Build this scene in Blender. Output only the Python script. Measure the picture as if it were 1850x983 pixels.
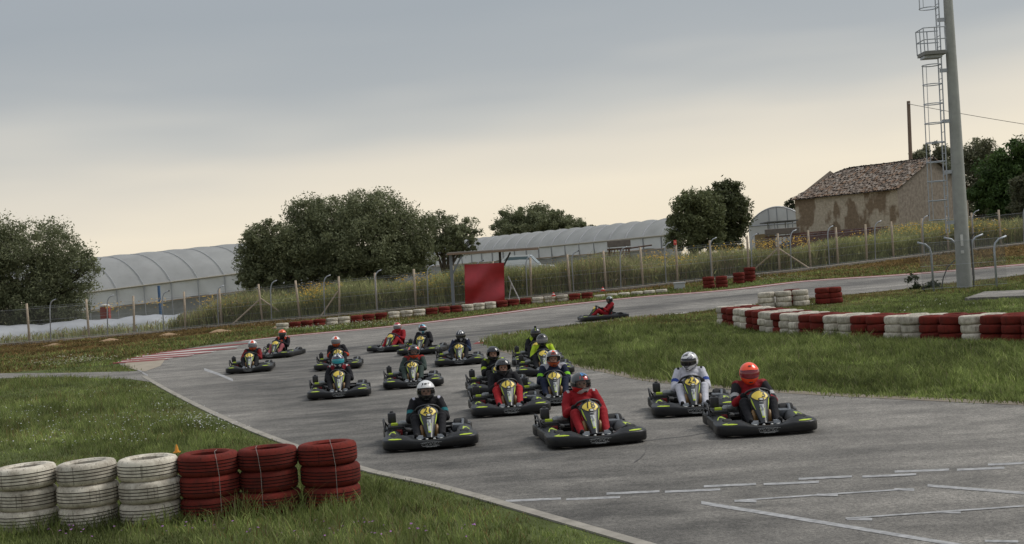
import bpy, bmesh, math, random
import numpy as np
from mathutils import Vector, Matrix
from mathutils.geometry import delaunay_2d_cdt

for o in list(bpy.data.objects): bpy.data.objects.remove(o)
scene = bpy.context.scene
COL = scene.collection
rng = np.random.default_rng(7); random.seed(7)
rad = math.radians

# ------------------------------------------------------------------ camera
ROLL = rad(4.0); FPX = 2500.0; PIT = 4.2/2500; CH = 2.26
cr, sr = math.cos(ROLL), math.sin(ROLL)
Fw = np.array([0, math.cos(PIT), math.sin(PIT)]); Upv = np.array([0, -math.sin(PIT), math.cos(PIT)]); Wx = np.array([1., 0, 0])
RC = cr*Wx-sr*Upv; UC = sr*Wx+cr*Upv; CAM = np.array([0, 0, CH])
cam = bpy.data.cameras.new('camera'); camo = bpy.data.objects.new('camera', cam); COL.objects.link(camo)
M = Matrix.Identity(4)
for i in range(3):
    M[i][0] = RC[i]; M[i][1] = UC[i]; M[i][2] = -Fw[i]; M[i][3] = CAM[i]
camo.matrix_world = M
cam.sensor_width = 36; cam.lens = 36*FPX/1850; cam.clip_end = 6000; cam.clip_start = .1
scene.camera = camo

# ------------------------------------------------------------------ sky, sun, exposure
world = bpy.data.worlds.new('World'); scene.world = world; world.use_nodes = True
nt = world.node_tree; nt.nodes.clear()
SUN_EL, SUN_AZ = rad(48), rad(75)          # azimuth measured from +Y (view direction) towards +X
def wn(t, **k):
    n = nt.nodes.new(t)
    for a, b in k.items(): setattr(n, a, b)
    return n
tc = wn('ShaderNodeTexCoord'); sep = wn('ShaderNodeSeparateXYZ'); nt.links.new(tc.outputs['Generated'], sep.inputs[0])
mp = wn('ShaderNodeMapping'); mp.inputs['Scale'].default_value = (1.3, 1.3, 8.0); nt.links.new(tc.outputs['Generated'], mp.inputs[0])
nz = wn('ShaderNodeTexNoise'); nz.inputs['Scale'].default_value = 1.7; nz.inputs['Detail'].default_value = 3; nz.inputs['Roughness'].default_value = .5
nt.links.new(mp.outputs[0], nz.inputs['Vector'])
# elevation plus a cloudy wobble -> colour of the overcast deck
ma = wn('ShaderNodeMath', operation='MULTIPLY_ADD'); nt.links.new(nz.outputs['Fac'], ma.inputs[0]); ma.inputs[1].default_value = .11; ma.inputs[2].default_value = -.055
mx = wn('ShaderNodeMath', operation='MULTIPLY_ADD'); nt.links.new(sep.outputs['X'], mx.inputs[0]); mx.inputs[1].default_value = -.045; nt.links.new(ma.outputs[0], mx.inputs[2])
ad = wn('ShaderNodeMath', operation='ADD'); nt.links.new(sep.outputs['Z'], ad.inputs[0]); nt.links.new(mx.outputs[0], ad.inputs[1])
cr_ = wn('ShaderNodeValToRGB'); nt.links.new(ad.outputs[0], cr_.inputs[0])
el = cr_.color_ramp.elements
stops = [(0.0, (.86, .76, .595)), (.055, (.86, .77, .62)), (.095, (.73, .675, .58)), (.125, (.55, .545, .515)), (.155, (.415, .435, .445)), (.20, (.36, .39, .415)), (.30, (.38, .41, .45)), (.6, (.52, .55, .59)), (1.0, (.62, .65, .69))]
el[0].position = stops[0][0]; el[0].color = (*stops[0][1], 1); el[1].position = stops[-1][0]; el[1].color = (*stops[-1][1], 1)
for p, c in stops[1:-1]:
    e = el.new(p); e.color = (*c, 1)
sky = wn('ShaderNodeTexSky', sky_type='NISHITA'); sky.sun_disc = False; sky.sun_elevation = SUN_EL; sky.sun_rotation = SUN_AZ
sb = wn('ShaderNodeBackground'); nt.links.new(sky.outputs[0], sb.inputs[0]); sb.inputs[1].default_value = .08
cb = wn('ShaderNodeBackground'); nt.links.new(cr_.outputs[0], cb.inputs[0]); cb.inputs[1].default_value = .86
ms = wn('ShaderNodeMixShader'); ms.inputs[0].default_value = .92; nt.links.new(sb.outputs[0], ms.inputs[1]); nt.links.new(cb.outputs[0], ms.inputs[2])
wo = wn('ShaderNodeOutputWorld'); nt.links.new(ms.outputs[0], wo.inputs[0])
sun = bpy.data.lights.new('sun', 'SUN'); sun.energy = 1.8; sun.angle = rad(25); sun.color = (1, .96, .9)
suno = bpy.data.objects.new('sun', sun); COL.objects.link(suno)
sd = Vector((math.sin(SUN_AZ)*math.cos(SUN_EL), math.cos(SUN_AZ)*math.cos(SUN_EL), math.sin(SUN_EL)))
suno.rotation_euler = (-sd).to_track_quat('-Z', 'Y').to_euler()
scene.render.engine = 'CYCLES'
vs = scene.view_settings; vs.view_transform = 'Standard'; vs.look = 'None'; vs.exposure = 0.3; vs.gamma = 1; vs.use_curve_mapping = False

# ------------------------------------------------------------------ terrain and pixel helpers
def zg(X, Y):
    X = np.asarray(X, float); Y = np.asarray(Y, float)
    k = np.clip(.0185+.00062*X, .005, .042); d = np.clip(Y-32, 0, 66)
    return k*np.where(d < 12, d*d/24, d-6)
def ray(x, y): return Fw*FPX+(x-925)*RC-(y-491.5)*UC
YS = np.linspace(4, 260, 4000)
def G(x, y, dz=0.):
    d = ray(x, y); d = d/d[1]; P = CAM+d*YS[:, None]
    b = P[:, 2] < zg(P[:, 0], P[:, 1])+dz
    i = int(np.argmax(b)) if b.any() else len(YS)-1
    a, c = YS[i-1], YS[i]
    for _ in range(22):
        m = (a+c)/2; p = CAM+d*m
        if p[2] < zg(p[0], p[1])+dz: c = m
        else: a = m
    return CAM+d*c
def P(x, y, Y):
    d = ray(x, y); return CAM+d*(Y/d[1])
def GP(pts): return [G(*p) for p in pts]

# ------------------------------------------------------------------ materials
MATS = {}
def mat(name, col=(.5, .5, .5), rough=.6, metal=0., spec=.5, var=0., vscale=8., bump=0., bscale=60., alpha=1., trans=0., attr=None, coat=0., var2=None):
    if name in MATS: return MATS[name]
    m = bpy.data.materials.new(name); m.use_nodes = True; t = m.node_tree; b = t.nodes['Principled BSDF']
    b.inputs['Base Color'].default_value = (*col, 1); b.inputs['Roughness'].default_value = rough; b.inputs['Metallic'].default_value = metal
    b.inputs['Specular IOR Level'].default_value = spec; b.inputs['Alpha'].default_value = alpha; b.inputs['Coat Weight'].default_value = coat
    tcn = t.nodes.new('ShaderNodeTexCoord'); src = None
    if attr:
        a = t.nodes.new('ShaderNodeAttribute'); a.attribute_name = attr; src = a.outputs['Color']
    if var:
        n = t.nodes.new('ShaderNodeTexNoise'); n.inputs['Scale'].default_value = vscale; n.inputs['Detail'].default_value = 6; n.inputs['Roughness'].default_value = .65
        t.links.new(tcn.outputs['Object'], n.inputs['Vector'])
        mr = t.nodes.new('ShaderNodeMapRange'); mr.inputs[1].default_value = .3; mr.inputs[2].default_value = .7
        t.links.new(n.outputs['Fac'], mr.inputs[0])
        mxn = t.nodes.new('ShaderNodeMix'); mxn.data_type = 'RGBA'; t.links.new(mr.outputs[0], mxn.inputs['Factor'])
        if src is None:
            c2 = var2 if var2 else tuple(c*(1-var) for c in col)
            mxn.inputs['A'].default_value = (*col, 1); mxn.inputs['B'].default_value = (*c2, 1)
        else:
            hs = t.nodes.new('ShaderNodeHueSaturation'); hs.inputs['Value'].default_value = 1-var; t.links.new(src, hs.inputs['Color'])
            t.links.new(src, mxn.inputs['A']); t.links.new(hs.outputs[0], mxn.inputs['B'])
        src = mxn.outputs['Result']
    if src is not None: t.links.new(src, b.inputs['Base Color'])
    if bump:
        n2 = t.nodes.new('ShaderNodeTexNoise'); n2.inputs['Scale'].default_value = bscale; n2.inputs['Detail'].default_value = 5
        t.links.new(tcn.outputs['Object'], n2.inputs['Vector'])
        bp = t.nodes.new('ShaderNodeBump'); bp.inputs['Strength'].default_value = bump; bp.inputs['Distance'].default_value = .02
        t.links.new(n2.outputs['Fac'], bp.inputs['Height']); t.links.new(bp.outputs[0], b.inputs['Normal'])
    if trans:
        tr = t.nodes.new('ShaderNodeBsdfTranslucent'); mxs = t.nodes.new('ShaderNodeMixShader'); mxs.inputs[0].default_value = trans
        if src is not None: t.links.new(src, tr.inputs[0])
        else: tr.inputs[0].default_value = (*col, 1)
        out = t.nodes['Material Output']
        t.links.new(b.outputs[0], mxs.inputs[1]); t.links.new(tr.outputs[0], mxs.inputs[2]); t.links.new(mxs.outputs[0], out.inputs[0])
    MATS[name] = m
    return m
def smat(col, rough=.8):      # suit cloth
    return mat('cloth_%02x%02x%02x' % tuple(int(c*255) for c in col), col, rough, var=.3, vscale=9, bump=.9, bscale=11, spec=.25)

# ------------------------------------------------------------------ mesh helpers
class MB:
    def __init__(s): s.v = []; s.f = []; s.m = []
    def add(s, v, f, mi=0):
        o = len(s.v); s.v += [tuple(map(float, p)) for p in v]; s.f += [tuple(i+o for i in q) for q in f]; s.m += [mi]*len(f); return s
    def box(s, c, d, rz=0., mi=0, bev=0., rx=0.):
        hx, hy, hz = d[0]/2, d[1]/2, d[2]/2
        if bev:
            bm = bmesh.new(); bmesh.ops.create_cube(bm, size=1); bmesh.ops.scale(bm, vec=d, verts=bm.verts)
            bmesh.ops.bevel(bm, geom=bm.edges[:], offset=bev, segments=2, affect='EDGES', profile=.5)
            v = [tuple(q.co) for q in bm.verts]; f = [tuple(q.index for q in p.verts) for p in bm.faces]; bm.free()
        else:
            v = [(x*hx, y*hy, z*hz) for z in (-1, 1) for y in (-1, 1) for x in (-1, 1)]
            f = [(0, 2, 3, 1), (4, 5, 7, 6), (0, 1, 5, 4), (2, 6, 7, 3), (0, 4, 6, 2), (1, 3, 7, 5)]
        R = Matrix.Rotation(rz, 3, 'Z') @ Matrix.Rotation(rx, 3, 'X')
        return s.add([tuple(R @ Vector(p)+Vector(c)) for p in v], f, mi)
    def tube(s, pts, r, n=8, mi=0, cap=True, closed=False):
        pts = [Vector(p) for p in pts]; k = len(pts); rr = r if hasattr(r, '__len__') else [r]*k
        v = []; prev = None
        for i, p in enumerate(pts):
            a = pts[(i+1) % k] if (closed or i < k-1) else p; b = pts[i-1] if (closed or i > 0) else p
            t = (a-b).normalized()
            if prev is None:
                u = t.orthogonal().normalized()
            else: u = (prev-t*prev.dot(t)).normalized()
            prev = u; w = t.cross(u)
            for j in range(n):
                q = 2*math.pi*j/n; v.append(p+(u*math.cos(q)+w*math.sin(q))*rr[i])
        f = []
        for i in range(k if closed else k-1):
            i2 = (i+1) % k
            for j in range(n): f.append((i*n+j, i*n+(j+1) % n, i2*n+(j+1) % n, i2*n+j))
        if cap and not closed: f += [tuple(range(n-1, -1, -1)), tuple((k-1)*n+j for j in range(n))]
        return s.add(v, f, mi)
    def grid(s, A, mi=0, closed_i=False):
        A = np.asarray(A, float); a, b = A.shape[:2]
        f = []
        for i in range(a if closed_i else a-1):
            for j in range(b-1):
                i2 = (i+1) % a
                f.append((i*b+j, i2*b+j, i2*b+j+1, i*b+j+1))
        return s.add(A.reshape(-1, 3), f, mi)
    def lathe(s, prof, n=24, mi=0, axis='Z', c=(0, 0, 0), closed=True):   # prof: (r, h)
        L = []
        for i in range(n):
            q = 2*math.pi*i/n
            row = []
            for r, h in prof:
                p = (r*math.cos(q), r*math.sin(q), h)
                if axis == 'X': p = (h, r*math.cos(q), r*math.sin(q))
                if axis == 'Y': p = (r*math.cos(q), h, r*math.sin(q))
                row.append((p[0]+c[0], p[1]+c[1], p[2]+c[2]))
            if closed: row.append(row[0])
            L.append(row)
        return s.grid(L, mi, closed_i=True)
    def ball(s, c, r, n=10, m=7, mi=0):
        r = r if hasattr(r, '__len__') else (r, r, r); v = []
        for i in range(m+1):
            t = math.pi*i/m
            for j in range(n):
                q = 2*math.pi*j/n
                v.append((c[0]+r[0]*math.sin(t)*math.cos(q), c[1]+r[1]*math.sin(t)*math.sin(q), c[2]+r[2]*math.cos(t)))
        f = [(i*n+j, (i+1)*n+j, (i+1)*n+(j+1) % n, i*n+(j+1) % n) for i in range(m) for j in range(n)]
        return s.add(v, f, mi)
    def mesh(s, name, mats, smooth=False, angle=None):
        me = bpy.data.meshes.new(name); me.from_pydata(s.v, [], s.f)
        for m in (mats if isinstance(mats, (list, tuple)) else [mats]): me.materials.append(m)
        if len(set(s.m)) > 1: me.polygons.foreach_set('material_index', s.m)
        bm = bmesh.new(); bm.from_mesh(me); bmesh.ops.remove_doubles(bm, verts=bm.verts, dist=1e-5); bmesh.ops.recalc_face_normals(bm, faces=bm.faces); bm.to_mesh(me); bm.free()
        if smooth:
            me.polygons.foreach_set('use_smooth', [True]*len(me.polygons))
            if angle: me.set_sharp_from_angle(angle=rad(angle))
        me.update(); return me
    def build(s, name, mats, parent=None, smooth=False, angle=None):
        return link(name, s.mesh(name, mats, smooth, angle), parent)
def link(name, me, parent=None, loc=None, rot=None):
    o = bpy.data.objects.new(name, me); COL.objects.link(o)
    if parent is not None: o.parent = parent
    if loc is not None: o.location = loc
    if rot is not None: o.rotation_euler = rot
    return o
def empty(name, loc=(0, 0, 0), rz=0.):
    o = bpy.data.objects.new(name, None); o.empty_display_size = .2; COL.objects.link(o); o.location = loc; o.rotation_euler = (0, 0, rz); return o
def tag(o, label=None, cat=None, group=None, kind=None):
    if label: o['label'] = label
    if cat: o['category'] = cat
    if group: o['group'] = group
    if kind: o['kind'] = kind
    return o
def bigmesh(name, V, F, mats, cols=None, smooth=False):
    """V (n,3) float, F (m,k) int arrays"""
    me = bpy.data.meshes.new(name); n, (m, k) = len(V), F.shape
    me.vertices.add(n); me.vertices.foreach_set('co', np.asarray(V, np.float32).ravel())
    me.loops.add(m*k); me.loops.foreach_set('vertex_index', F.astype(np.int32).ravel())
    me.polygons.add(m); me.polygons.foreach_set('loop_start', np.arange(0, m*k, k, dtype=np.int32)); me.polygons.foreach_set('loop_total', np.full(m, k, np.int32))
    for mm in (mats if isinstance(mats, (list, tuple)) else [mats]): me.materials.append(mm)
    me.update(calc_edges=True)
    if cols is not None:
        a = me.color_attributes.new('Col', 'FLOAT_COLOR', 'POINT'); c4 = np.ones((n, 4), np.float32); c4[:, :3] = cols; a.data.foreach_set('color', c4.ravel())
    if smooth: me.polygons.foreach_set('use_smooth', [True]*m)
    return me
def inpoly(X, Y, poly):
    poly = np.asarray(poly)[:, :2]; c = np.zeros(len(X), bool); j = len(poly)-1
    for i in range(len(poly)):
        xi, yi = poly[i]; xj, yj = poly[j]
        if yi != yj:
            t = ((yi > Y) != (yj > Y)) & (X < (xj-xi)*(Y-yi)/(yj-yi)+xi); c ^= t
        j = i
    return c
def dens(pts, step):
    out = []
    n = len(pts)
    for i in range(n):
        a, b = np.array(pts[i][:2]), np.array(pts[(i+1) % n][:2]); k = max(1, int(np.linalg.norm(b-a)/step))
        out += [a+(b-a)*t/k for t in range(k)]
    return out
def smoothline(pts, step=.5):       # Catmull-Rom through xy points
    pts = [np.array(p[:2]) for p in pts]; out = []
    for i in range(len(pts)-1):
        p0, p1, p2, p3 = pts[max(i-1, 0)], pts[i], pts[i+1], pts[min(i+2, len(pts)-1)]
        k = max(2, int(np.linalg.norm(p2-p1)/step))
        for t in np.arange(k)/k:
            out.append(.5*(2*p1+(p2-p0)*t+(2*p0-5*p1+4*p2-p3)*t*t+(3*p1-p0-3*p2+p3)*t**3))
    out.append(pts[-1]); return out
def drape(name, poly, m, dz, step=2.):
    pl = dens(poly, step); a = np.array(pl)
    gx = np.arange(a[:, 0].min()+step/2, a[:, 0].max(), step); gy = np.arange(a[:, 1].min()+step/2, a[:, 1].max(), step)
    gx, gy = np.meshgrid(gx, gy); gx = gx.ravel(); gy = gy.ravel(); k = inpoly(gx, gy, a)
    pts = [Vector(p) for p in pl]+[Vector((x, y)) for x, y in zip(gx[k], gy[k])]
    n = len(pl)
    r = delaunay_2d_cdt(pts, [(i, (i+1) % n) for i in range(n)], [], 1, 1e-4)
    V = [(p.x, p.y, float(zg(p.x, p.y))+dz) for p in r[0]]
    me = bpy.data.meshes.new(name); me.from_pydata(V, [], r[2]); me.materials.append(m)
    bm = bmesh.new(); bm.from_mesh(me)
    for f in bm.faces:
        if f.normal.z < 0: f.normal_flip()
    bm.to_mesh(me); bm.free()
    return link(name, me)
def strip(name, line, w, m, dz, parent=None, h=0., side=0.):
    """flat or raised band along an xy line, draped on the terrain"""
    L = [np.array(p[:2]) for p in line]; rows = []
    for i, p in enumerate(L):
        t = L[min(i+1, len(L)-1)]-L[max(i-1, 0)]; t = t/np.linalg.norm(t); nn = np.array([-t[1], t[0]])
        a = p+nn*(w/2+side); b = p-nn*(w/2-side); za, zb = float(zg(*a))+dz, float(zg(*b))+dz
        if h: rows.append([(a[0], a[1], za-.1), (a[0], a[1], za+h), (b[0], b[1], zb+h), (b[0], b[1], zb-.1)])
        else: rows.append([(a[0], a[1], za), (b[0], b[1], zb)])
    return MB().grid(rows).build(name, m, parent)

# ------------------------------------------------------------------ surface materials
def ground_material():
    m = bpy.data.materials.new('soil_and_turf'); m.use_nodes = True; t = m.node_tree; b = t.nodes['Principled BSDF']; b.inputs['Roughness'].default_value = .95; b.inputs['Specular IOR Level'].default_value = .1
    tcn = t.nodes.new('ShaderNodeTexCoord'); a = t.nodes.new('ShaderNodeAttribute'); a.attribute_name = 'Col'
    n = t.nodes.new('ShaderNodeTexNoise'); n.inputs['Scale'].default_value = 1.3; n.inputs['Detail'].default_value = 9; n.inputs['Roughness'].default_value = .75
    t.links.new(tcn.outputs['Object'], n.inputs['Vector'])
    r = t.nodes.new('ShaderNodeMapRange'); r.inputs[1].default_value = .3; r.inputs[2].default_value = .72; r.inputs[3].default_value = .55; r.inputs[4].default_value = 1.35; t.links.new(n.outputs['Fac'], r.inputs[0])
    mu = t.nodes.new('ShaderNodeMix'); mu.data_type = 'RGBA'; mu.blend_type = 'MULTIPLY'; mu.inputs['Factor'].default_value = 1
    t.links.new(a.outputs['Color'], mu.inputs['A']); t.links.new(r.outputs[0], mu.inputs['B']); t.links.new(mu.outputs['Result'], b.inputs['Base Color'])
    return m
def asphalt_material():
    m = bpy.data.materials.new('worn_asphalt'); m.use_nodes = True; t = m.node_tree; b = t.nodes['Principled BSDF']; L = t.links
    b.inputs['Specular IOR Level'].default_value = .3
    tcn = t.nodes.new('ShaderNodeTexCoord')
    def noise(sc, det, ro, vec=None, scale=None):
        n = t.nodes.new('ShaderNodeTexNoise'); n.inputs['Scale'].default_value = sc; n.inputs['Detail'].default_value = det; n.inputs['Roughness'].default_value = ro
        if scale:
            mpn = t.nodes.new('ShaderNodeMapping'); mpn.inputs['Scale'].default_value = scale; mpn.inputs['Rotation'].default_value = vec or (0, 0, 0)
            L.new(tcn.outputs['Object'], mpn.inputs[0]); L.new(mpn.outputs[0], n.inputs['Vector'])
        else: L.new(tcn.outputs['Object'], n.inputs['Vector'])
        return n
    def rng_(src, a, bb, c, d):
        r = t.nodes.new('ShaderNodeMapRange'); r.inputs[1].default_value = a; r.inputs[2].default_value = bb; r.inputs[3].default_value = c; r.inputs[4].default_value = d; L.new(src, r.inputs[0]); return r.outputs[0]
    def mul(a, c):
        q = t.nodes.new('ShaderNodeMath'); q.operation = 'MULTIPLY'; L.new(a, q.inputs[0]); L.new(c, q.inputs[1]); return q.outputs[0]
    big = rng_(noise(.22, 6, .65).outputs['Fac'], .32, .68, .74, 1.16)
    mid = rng_(noise(1.5, 7, .75).outputs['Fac'], .32, .68, .66, 1.22)
    agg = rng_(noise(40, 4, .9).outputs['Fac'], .36, .64, .34, 1.66)
    streak = rng_(noise(.8, 6, .68, (0, 0, rad(66)), (.22, 1.5, 1)).outputs['Fac'], .36, .60, .72, 1.06)
    streak2 = rng_(noise(.5, 7, .7, (0, 0, rad(20)), (.35, 1.1, 1)).outputs['Fac'], .34, .60, .80, 1.05)
    at = t.nodes.new('ShaderNodeAttribute'); at.attribute_name = 'Rub'
    rb = t.nodes.new('ShaderNodeMath'); rb.operation = 'MULTIPLY'; L.new(at.outputs['Fac'], rb.inputs[0]); L.new(rng_(noise(.9, 7, .7, (0, 0, rad(35)), (.5, 1.3, 1)).outputs['Fac'], .35, .62, 1.0, .25), rb.inputs[1])
    rbi = t.nodes.new('ShaderNodeMath'); rbi.operation = 'SUBTRACT'; rbi.inputs[0].default_value = 1; L.new(rb.outputs[0], rbi.inputs[1])
    f = mul(mul(mul(mul(big, mid), mul(streak, streak2)), agg), rbi.outputs[0])
    cc = t.nodes.new('ShaderNodeMix'); cc.data_type = 'RGBA'; cc.blend_type = 'MULTIPLY'; cc.inputs['Factor'].default_value = 1; cc.inputs['A'].default_value = (.245, .230, .206, 1)
    L.new(f, cc.inputs['B']); L.new(cc.outputs['Result'], b.inputs['Base Color'])
    L.new(rng_(f, .5, 1.2, .72, .92), b.inputs['Roughness'])
    bp = t.nodes.new('ShaderNodeBump'); bp.inputs['Strength'].default_value = .5; bp.inputs['Distance'].default_value = .006; L.new(agg, bp.inputs['Height']); L.new(bp.outputs[0], b.inputs['Normal'])
    return m
M_ASPH = asphalt_material(); M_GROUND = ground_material()
M_WHITEPAINT = mat('road_paint_white', (.44, .44, .44), .85, var=.62, vscale=11)
M_CONC = mat('old_concrete', (.33, .30, .26), .9, var=.35, vscale=4, bump=.4, bscale=30)
M_KRED = mat('kerb_red', (.27, .05, .045), .85, var=.4, vscale=5); M_KWHITE = mat('kerb_white', (.58, .55, .52), .85, var=.35, vscale=5)

# ------------------------------------------------------------------ ground, road
EDGE_L = smoothline(GP([(1420, 1060), (1300, 1022), (1160, 981), (1000, 935), (860, 895), (770, 872), (680, 853), (600, 828), (500, 793), (430, 765), (360, 733), (300, 702), (262, 680)]))
OUT = GP([(250, 671), (226, 664), (212, 656), (300, 637), (400, 621), (520, 607), (700, 590), (860, 571), (1000, 553), (1150, 537), (1300, 525), (1450, 508), (1640, 495), (1850, 477), (2100, 455)])
OUTL = smoothline(OUT[2:], 1.)
INF_FAR = GP([(2100, 478), (1850, 497), (1640, 522), (1480, 538), (1380, 550), (1250, 565), (1130, 577), (1040, 587), (960, 597), (905, 608)])
INF_NEAR = GP([(872, 621), (900, 632), (950, 643), (1010, 655), (1100, 672), (1180, 688), (1330, 703), (1500, 714), (1680, 723), (1850, 731), (2150, 745)])
road_poly = list(EDGE_L)+list(OUT[:2])+list(OUTL)+[np.array(p[:2]) for p in INF_FAR]+smoothline(INF_NEAR)+[np.array(G(2200, 1100)[:2]), np.array(G(1500, 1100)[:2])]
road = tag(drape('road', road_poly, M_ASPH, .012, .8), kind='structure')
def rubber_lines(me):
    n = len(me.vertices); co = np.zeros(n*3, np.float32); me.vertices.foreach_get('co', co); co = co.reshape(-1, 3); out = np.zeros(n)
    for px, w, k in [([(2000, 475), (1850, 487), (1500, 518), (1250, 545), (1040, 572), (880, 598), (760, 615), (640, 632), (540, 655), (520, 690), (600, 735), (760, 790), (960, 860), (1200, 930)], 1.7, .75), ([(900, 604), (840, 622), (760, 645), (640, 668), (480, 690)], 1.6, .70), ([(690, 850), (800, 880), (960, 925), (1150, 980)], 1.0, .55), ([(1300, 540), (1000, 585), (880, 607)], 1.1, .55)]:
        L = np.array(smoothline(GP(px), .5)); d = np.full(n, 1e9)
        for q in L: d = np.minimum(d, np.hypot(co[:, 0]-q[0], co[:, 1]-q[1]))
        out = np.maximum(out, k*np.exp(-(d/w)**2))
    at = me.attributes.new('Rub', 'FLOAT', 'POINT'); at.data.foreach_set('value', out.astype(np.float32))
rubber_lines(road.data)
svc_poly = GP([(-120, 690), (-120, 682), (0, 675), (120, 674), (250, 671), (262, 680), (285, 693), (240, 686), (120, 682), (0, 684)])
pth = tag(drape('path', [p[:2] for p in svc_poly], M_ASPH, .008, 2.), kind='structure')
pad_poly = GP([(1758, 538), (1800, 531), (1850, 524), (1960, 515), (1960, 548), (1850, 545), (1800, 541)])
pad = tag(strip('pavement', [p[:2] for p in GP([(1762, 538), (1850, 534.5), (1990, 529)])], 3.0, M_ASPH, .01, h=.10), kind='structure')

xs = np.concatenate([-np.geomspace(900, 66, 18), np.arange(-64, 65, 1.6), np.geomspace(66, 900, 18)])
ys = np.concatenate([np.arange(-12, 132, 1.6), np.geomspace(134, 2500, 26)])
GX, GY = np.meshgrid(xs, ys); GZ = zg(GX, GY)
fx = lambda X, Y: (np.sin(X*.9+1.3*np.sin(Y*.5))+np.sin(Y*.8+X*.33)+np.sin(X*.31-Y*.27+2))/3     # slow patchiness
FENCE_PX = [(-140, 636), (-40, 628), (92, 618), (195, 609), (296, 600), (395, 590.5), (491, 582), (587, 573.5), (682, 565), (774, 556.5), (862, 548.5), (953, 540), (1037, 532), (1122, 524), (1204, 515.5), (1286, 507), (1359, 499), (1430, 491.5), (1499, 483.5), (1582, 473.5), (1670, 463), (1760, 452.5), (1850, 442.5), (1940, 433)]
FENCE = GP(FENCE_PX); fxs = np.array([p[0] for p in FENCE]); fys = np.array([p[1] for p in FENCE])
oxs = np.array([p[0] for p in OUTL]); oys = np.array([p[1] for p in OUTL])
def dryness(X, Y):
    d = np.zeros_like(X, float)
    fy = np.interp(X, fxs, fys); oy = np.interp(X, oxs, oys, left=oys[0]-1.5)
    verge = (Y > oy) & (Y < fy)
    tt = np.clip((Y-oy)/np.maximum(fy-oy, 1), 0, 1)
    d = np.where(verge, np.clip(.12+.75*(tt-.15)+.35*fx(X, Y)+.30*np.clip((-X-12)/8, 0, 1)+.28*np.clip((X-14)/8, 0, 1), 0, .9), d)
    inf = (X > -2) & (Y > 22) & (Y < oy)
    d = np.where(inf, np.clip((Y-44-.35*X)/14+.22*fx(X*1.7, Y*1.3), 0, .6), d)
    left = (X < 0) & (Y < oy)
    d = np.where(left & (Y < 47), np.clip(.12*fx(X*2, Y*2)+.05, 0, 1), d)
    return d
dr = dryness(GX, GY)[..., None]
gcol = (1-dr)*np.array([.085, .105, .036])+dr*np.array([.17, .098, .035])
far = (GY > np.interp(GX, fxs, fys))[..., None]
gcol = np.where(far, np.array([.13, .125, .06]), gcol)
a, b = GX.shape; idx = np.arange(a*b).reshape(a, b)
F = np.stack([idx[:-1, :-1], idx[:-1, 1:], idx[1:, 1:], idx[1:, :-1]], -1).reshape(-1, 4)
tag(link('ground', bigmesh('ground', np.stack([GX, GY, GZ], -1).reshape(-1, 3), F, M_GROUND, gcol.reshape(-1, 3), True)), kind='structure')

# edge line of the track, painted marks, kerbs
tag(strip('road_edge_line', EDGE_L, .13, mat('edge_concrete', (.37, .34, .29), .9, var=.45, vscale=3, bump=.3), .010, h=.008, side=.04), kind='structure')
el2 = tag(strip('infield_edge', smoothline(INF_NEAR[1:]), .35, mat('edge_dust', (.24, .20, .15), .95, var=.3, vscale=2), .017), kind='structure')
marks = tag(empty('road_markings'), kind='structure')
PZ = [0]
def paint(name, px, th, m=M_WHITEPAINT, dz=.017):
    PZ[0] += 1; dz += .0005*(PZ[0] % 9)-.003      # px: polyline in pixels, th: thickness in pixels
    rows = []
    for (x, y) in px:
        A = G(x, y-th/2); B = G(x, y+th/2); rows.append([(A[0], A[1], float(zg(A[0], A[1]))+dz), (B[0], B[1], float(zg(B[0], B[1]))+dz)])
    return MB().grid(rows).build(name, m, marks)
for (x0, y0, x1, y1) in [(118, 236, 303, 228), (320, 231, 500, 223), (455, 212, 632, 204), (650, 206, 835, 198), (780, 188, 955, 180), (980, 181, 1165, 173), (1097, 163, 1275, 155), (1310, 156, 1490, 148), (1418, 138, 1600, 131), (1627, 132, 1785, 125), (1730, 115, 1850, 109)]:
    paint('start_line_dash', [(850+x0/1.85, 780+y0/1.85), (850+x1/1.85, 780+y1/1.85)], 3.8)
paint('grid_line', [(1267, 911), (1480, 946), (1712, 985), (1800, 1000)], 6)
paint('grid_line', [(1676, 880), (1850, 894), (1960, 903)], 4.6)
paint('grid_bar', [(1330, 907.5), (1480, 897), (1650, 886)], 2.6); paint('grid_bar', [(1528, 940), (1700, 928), (1900, 914)], 2.8)
for x, y, w in [(1347, 908, 40), (1495, 897, 38), (1634, 886.5, 36), (1553, 940.5, 46), (1714, 928, 44), (1810, 981, 60)]:
    paint('grid_tick', [(x-w/2, y), (x+w/2, y+1)], 4)
paint('grid_line', [(369, 668), (395, 677), (421, 688)], 4.5)
for x, y, w in [(262, 676, 10), (252, 670, 8), (247, 664, 6)]: paint('edge_dash', [(x-w/2, y-w*.2), (x+w/2, y+w*.3)], 2.5)
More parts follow.
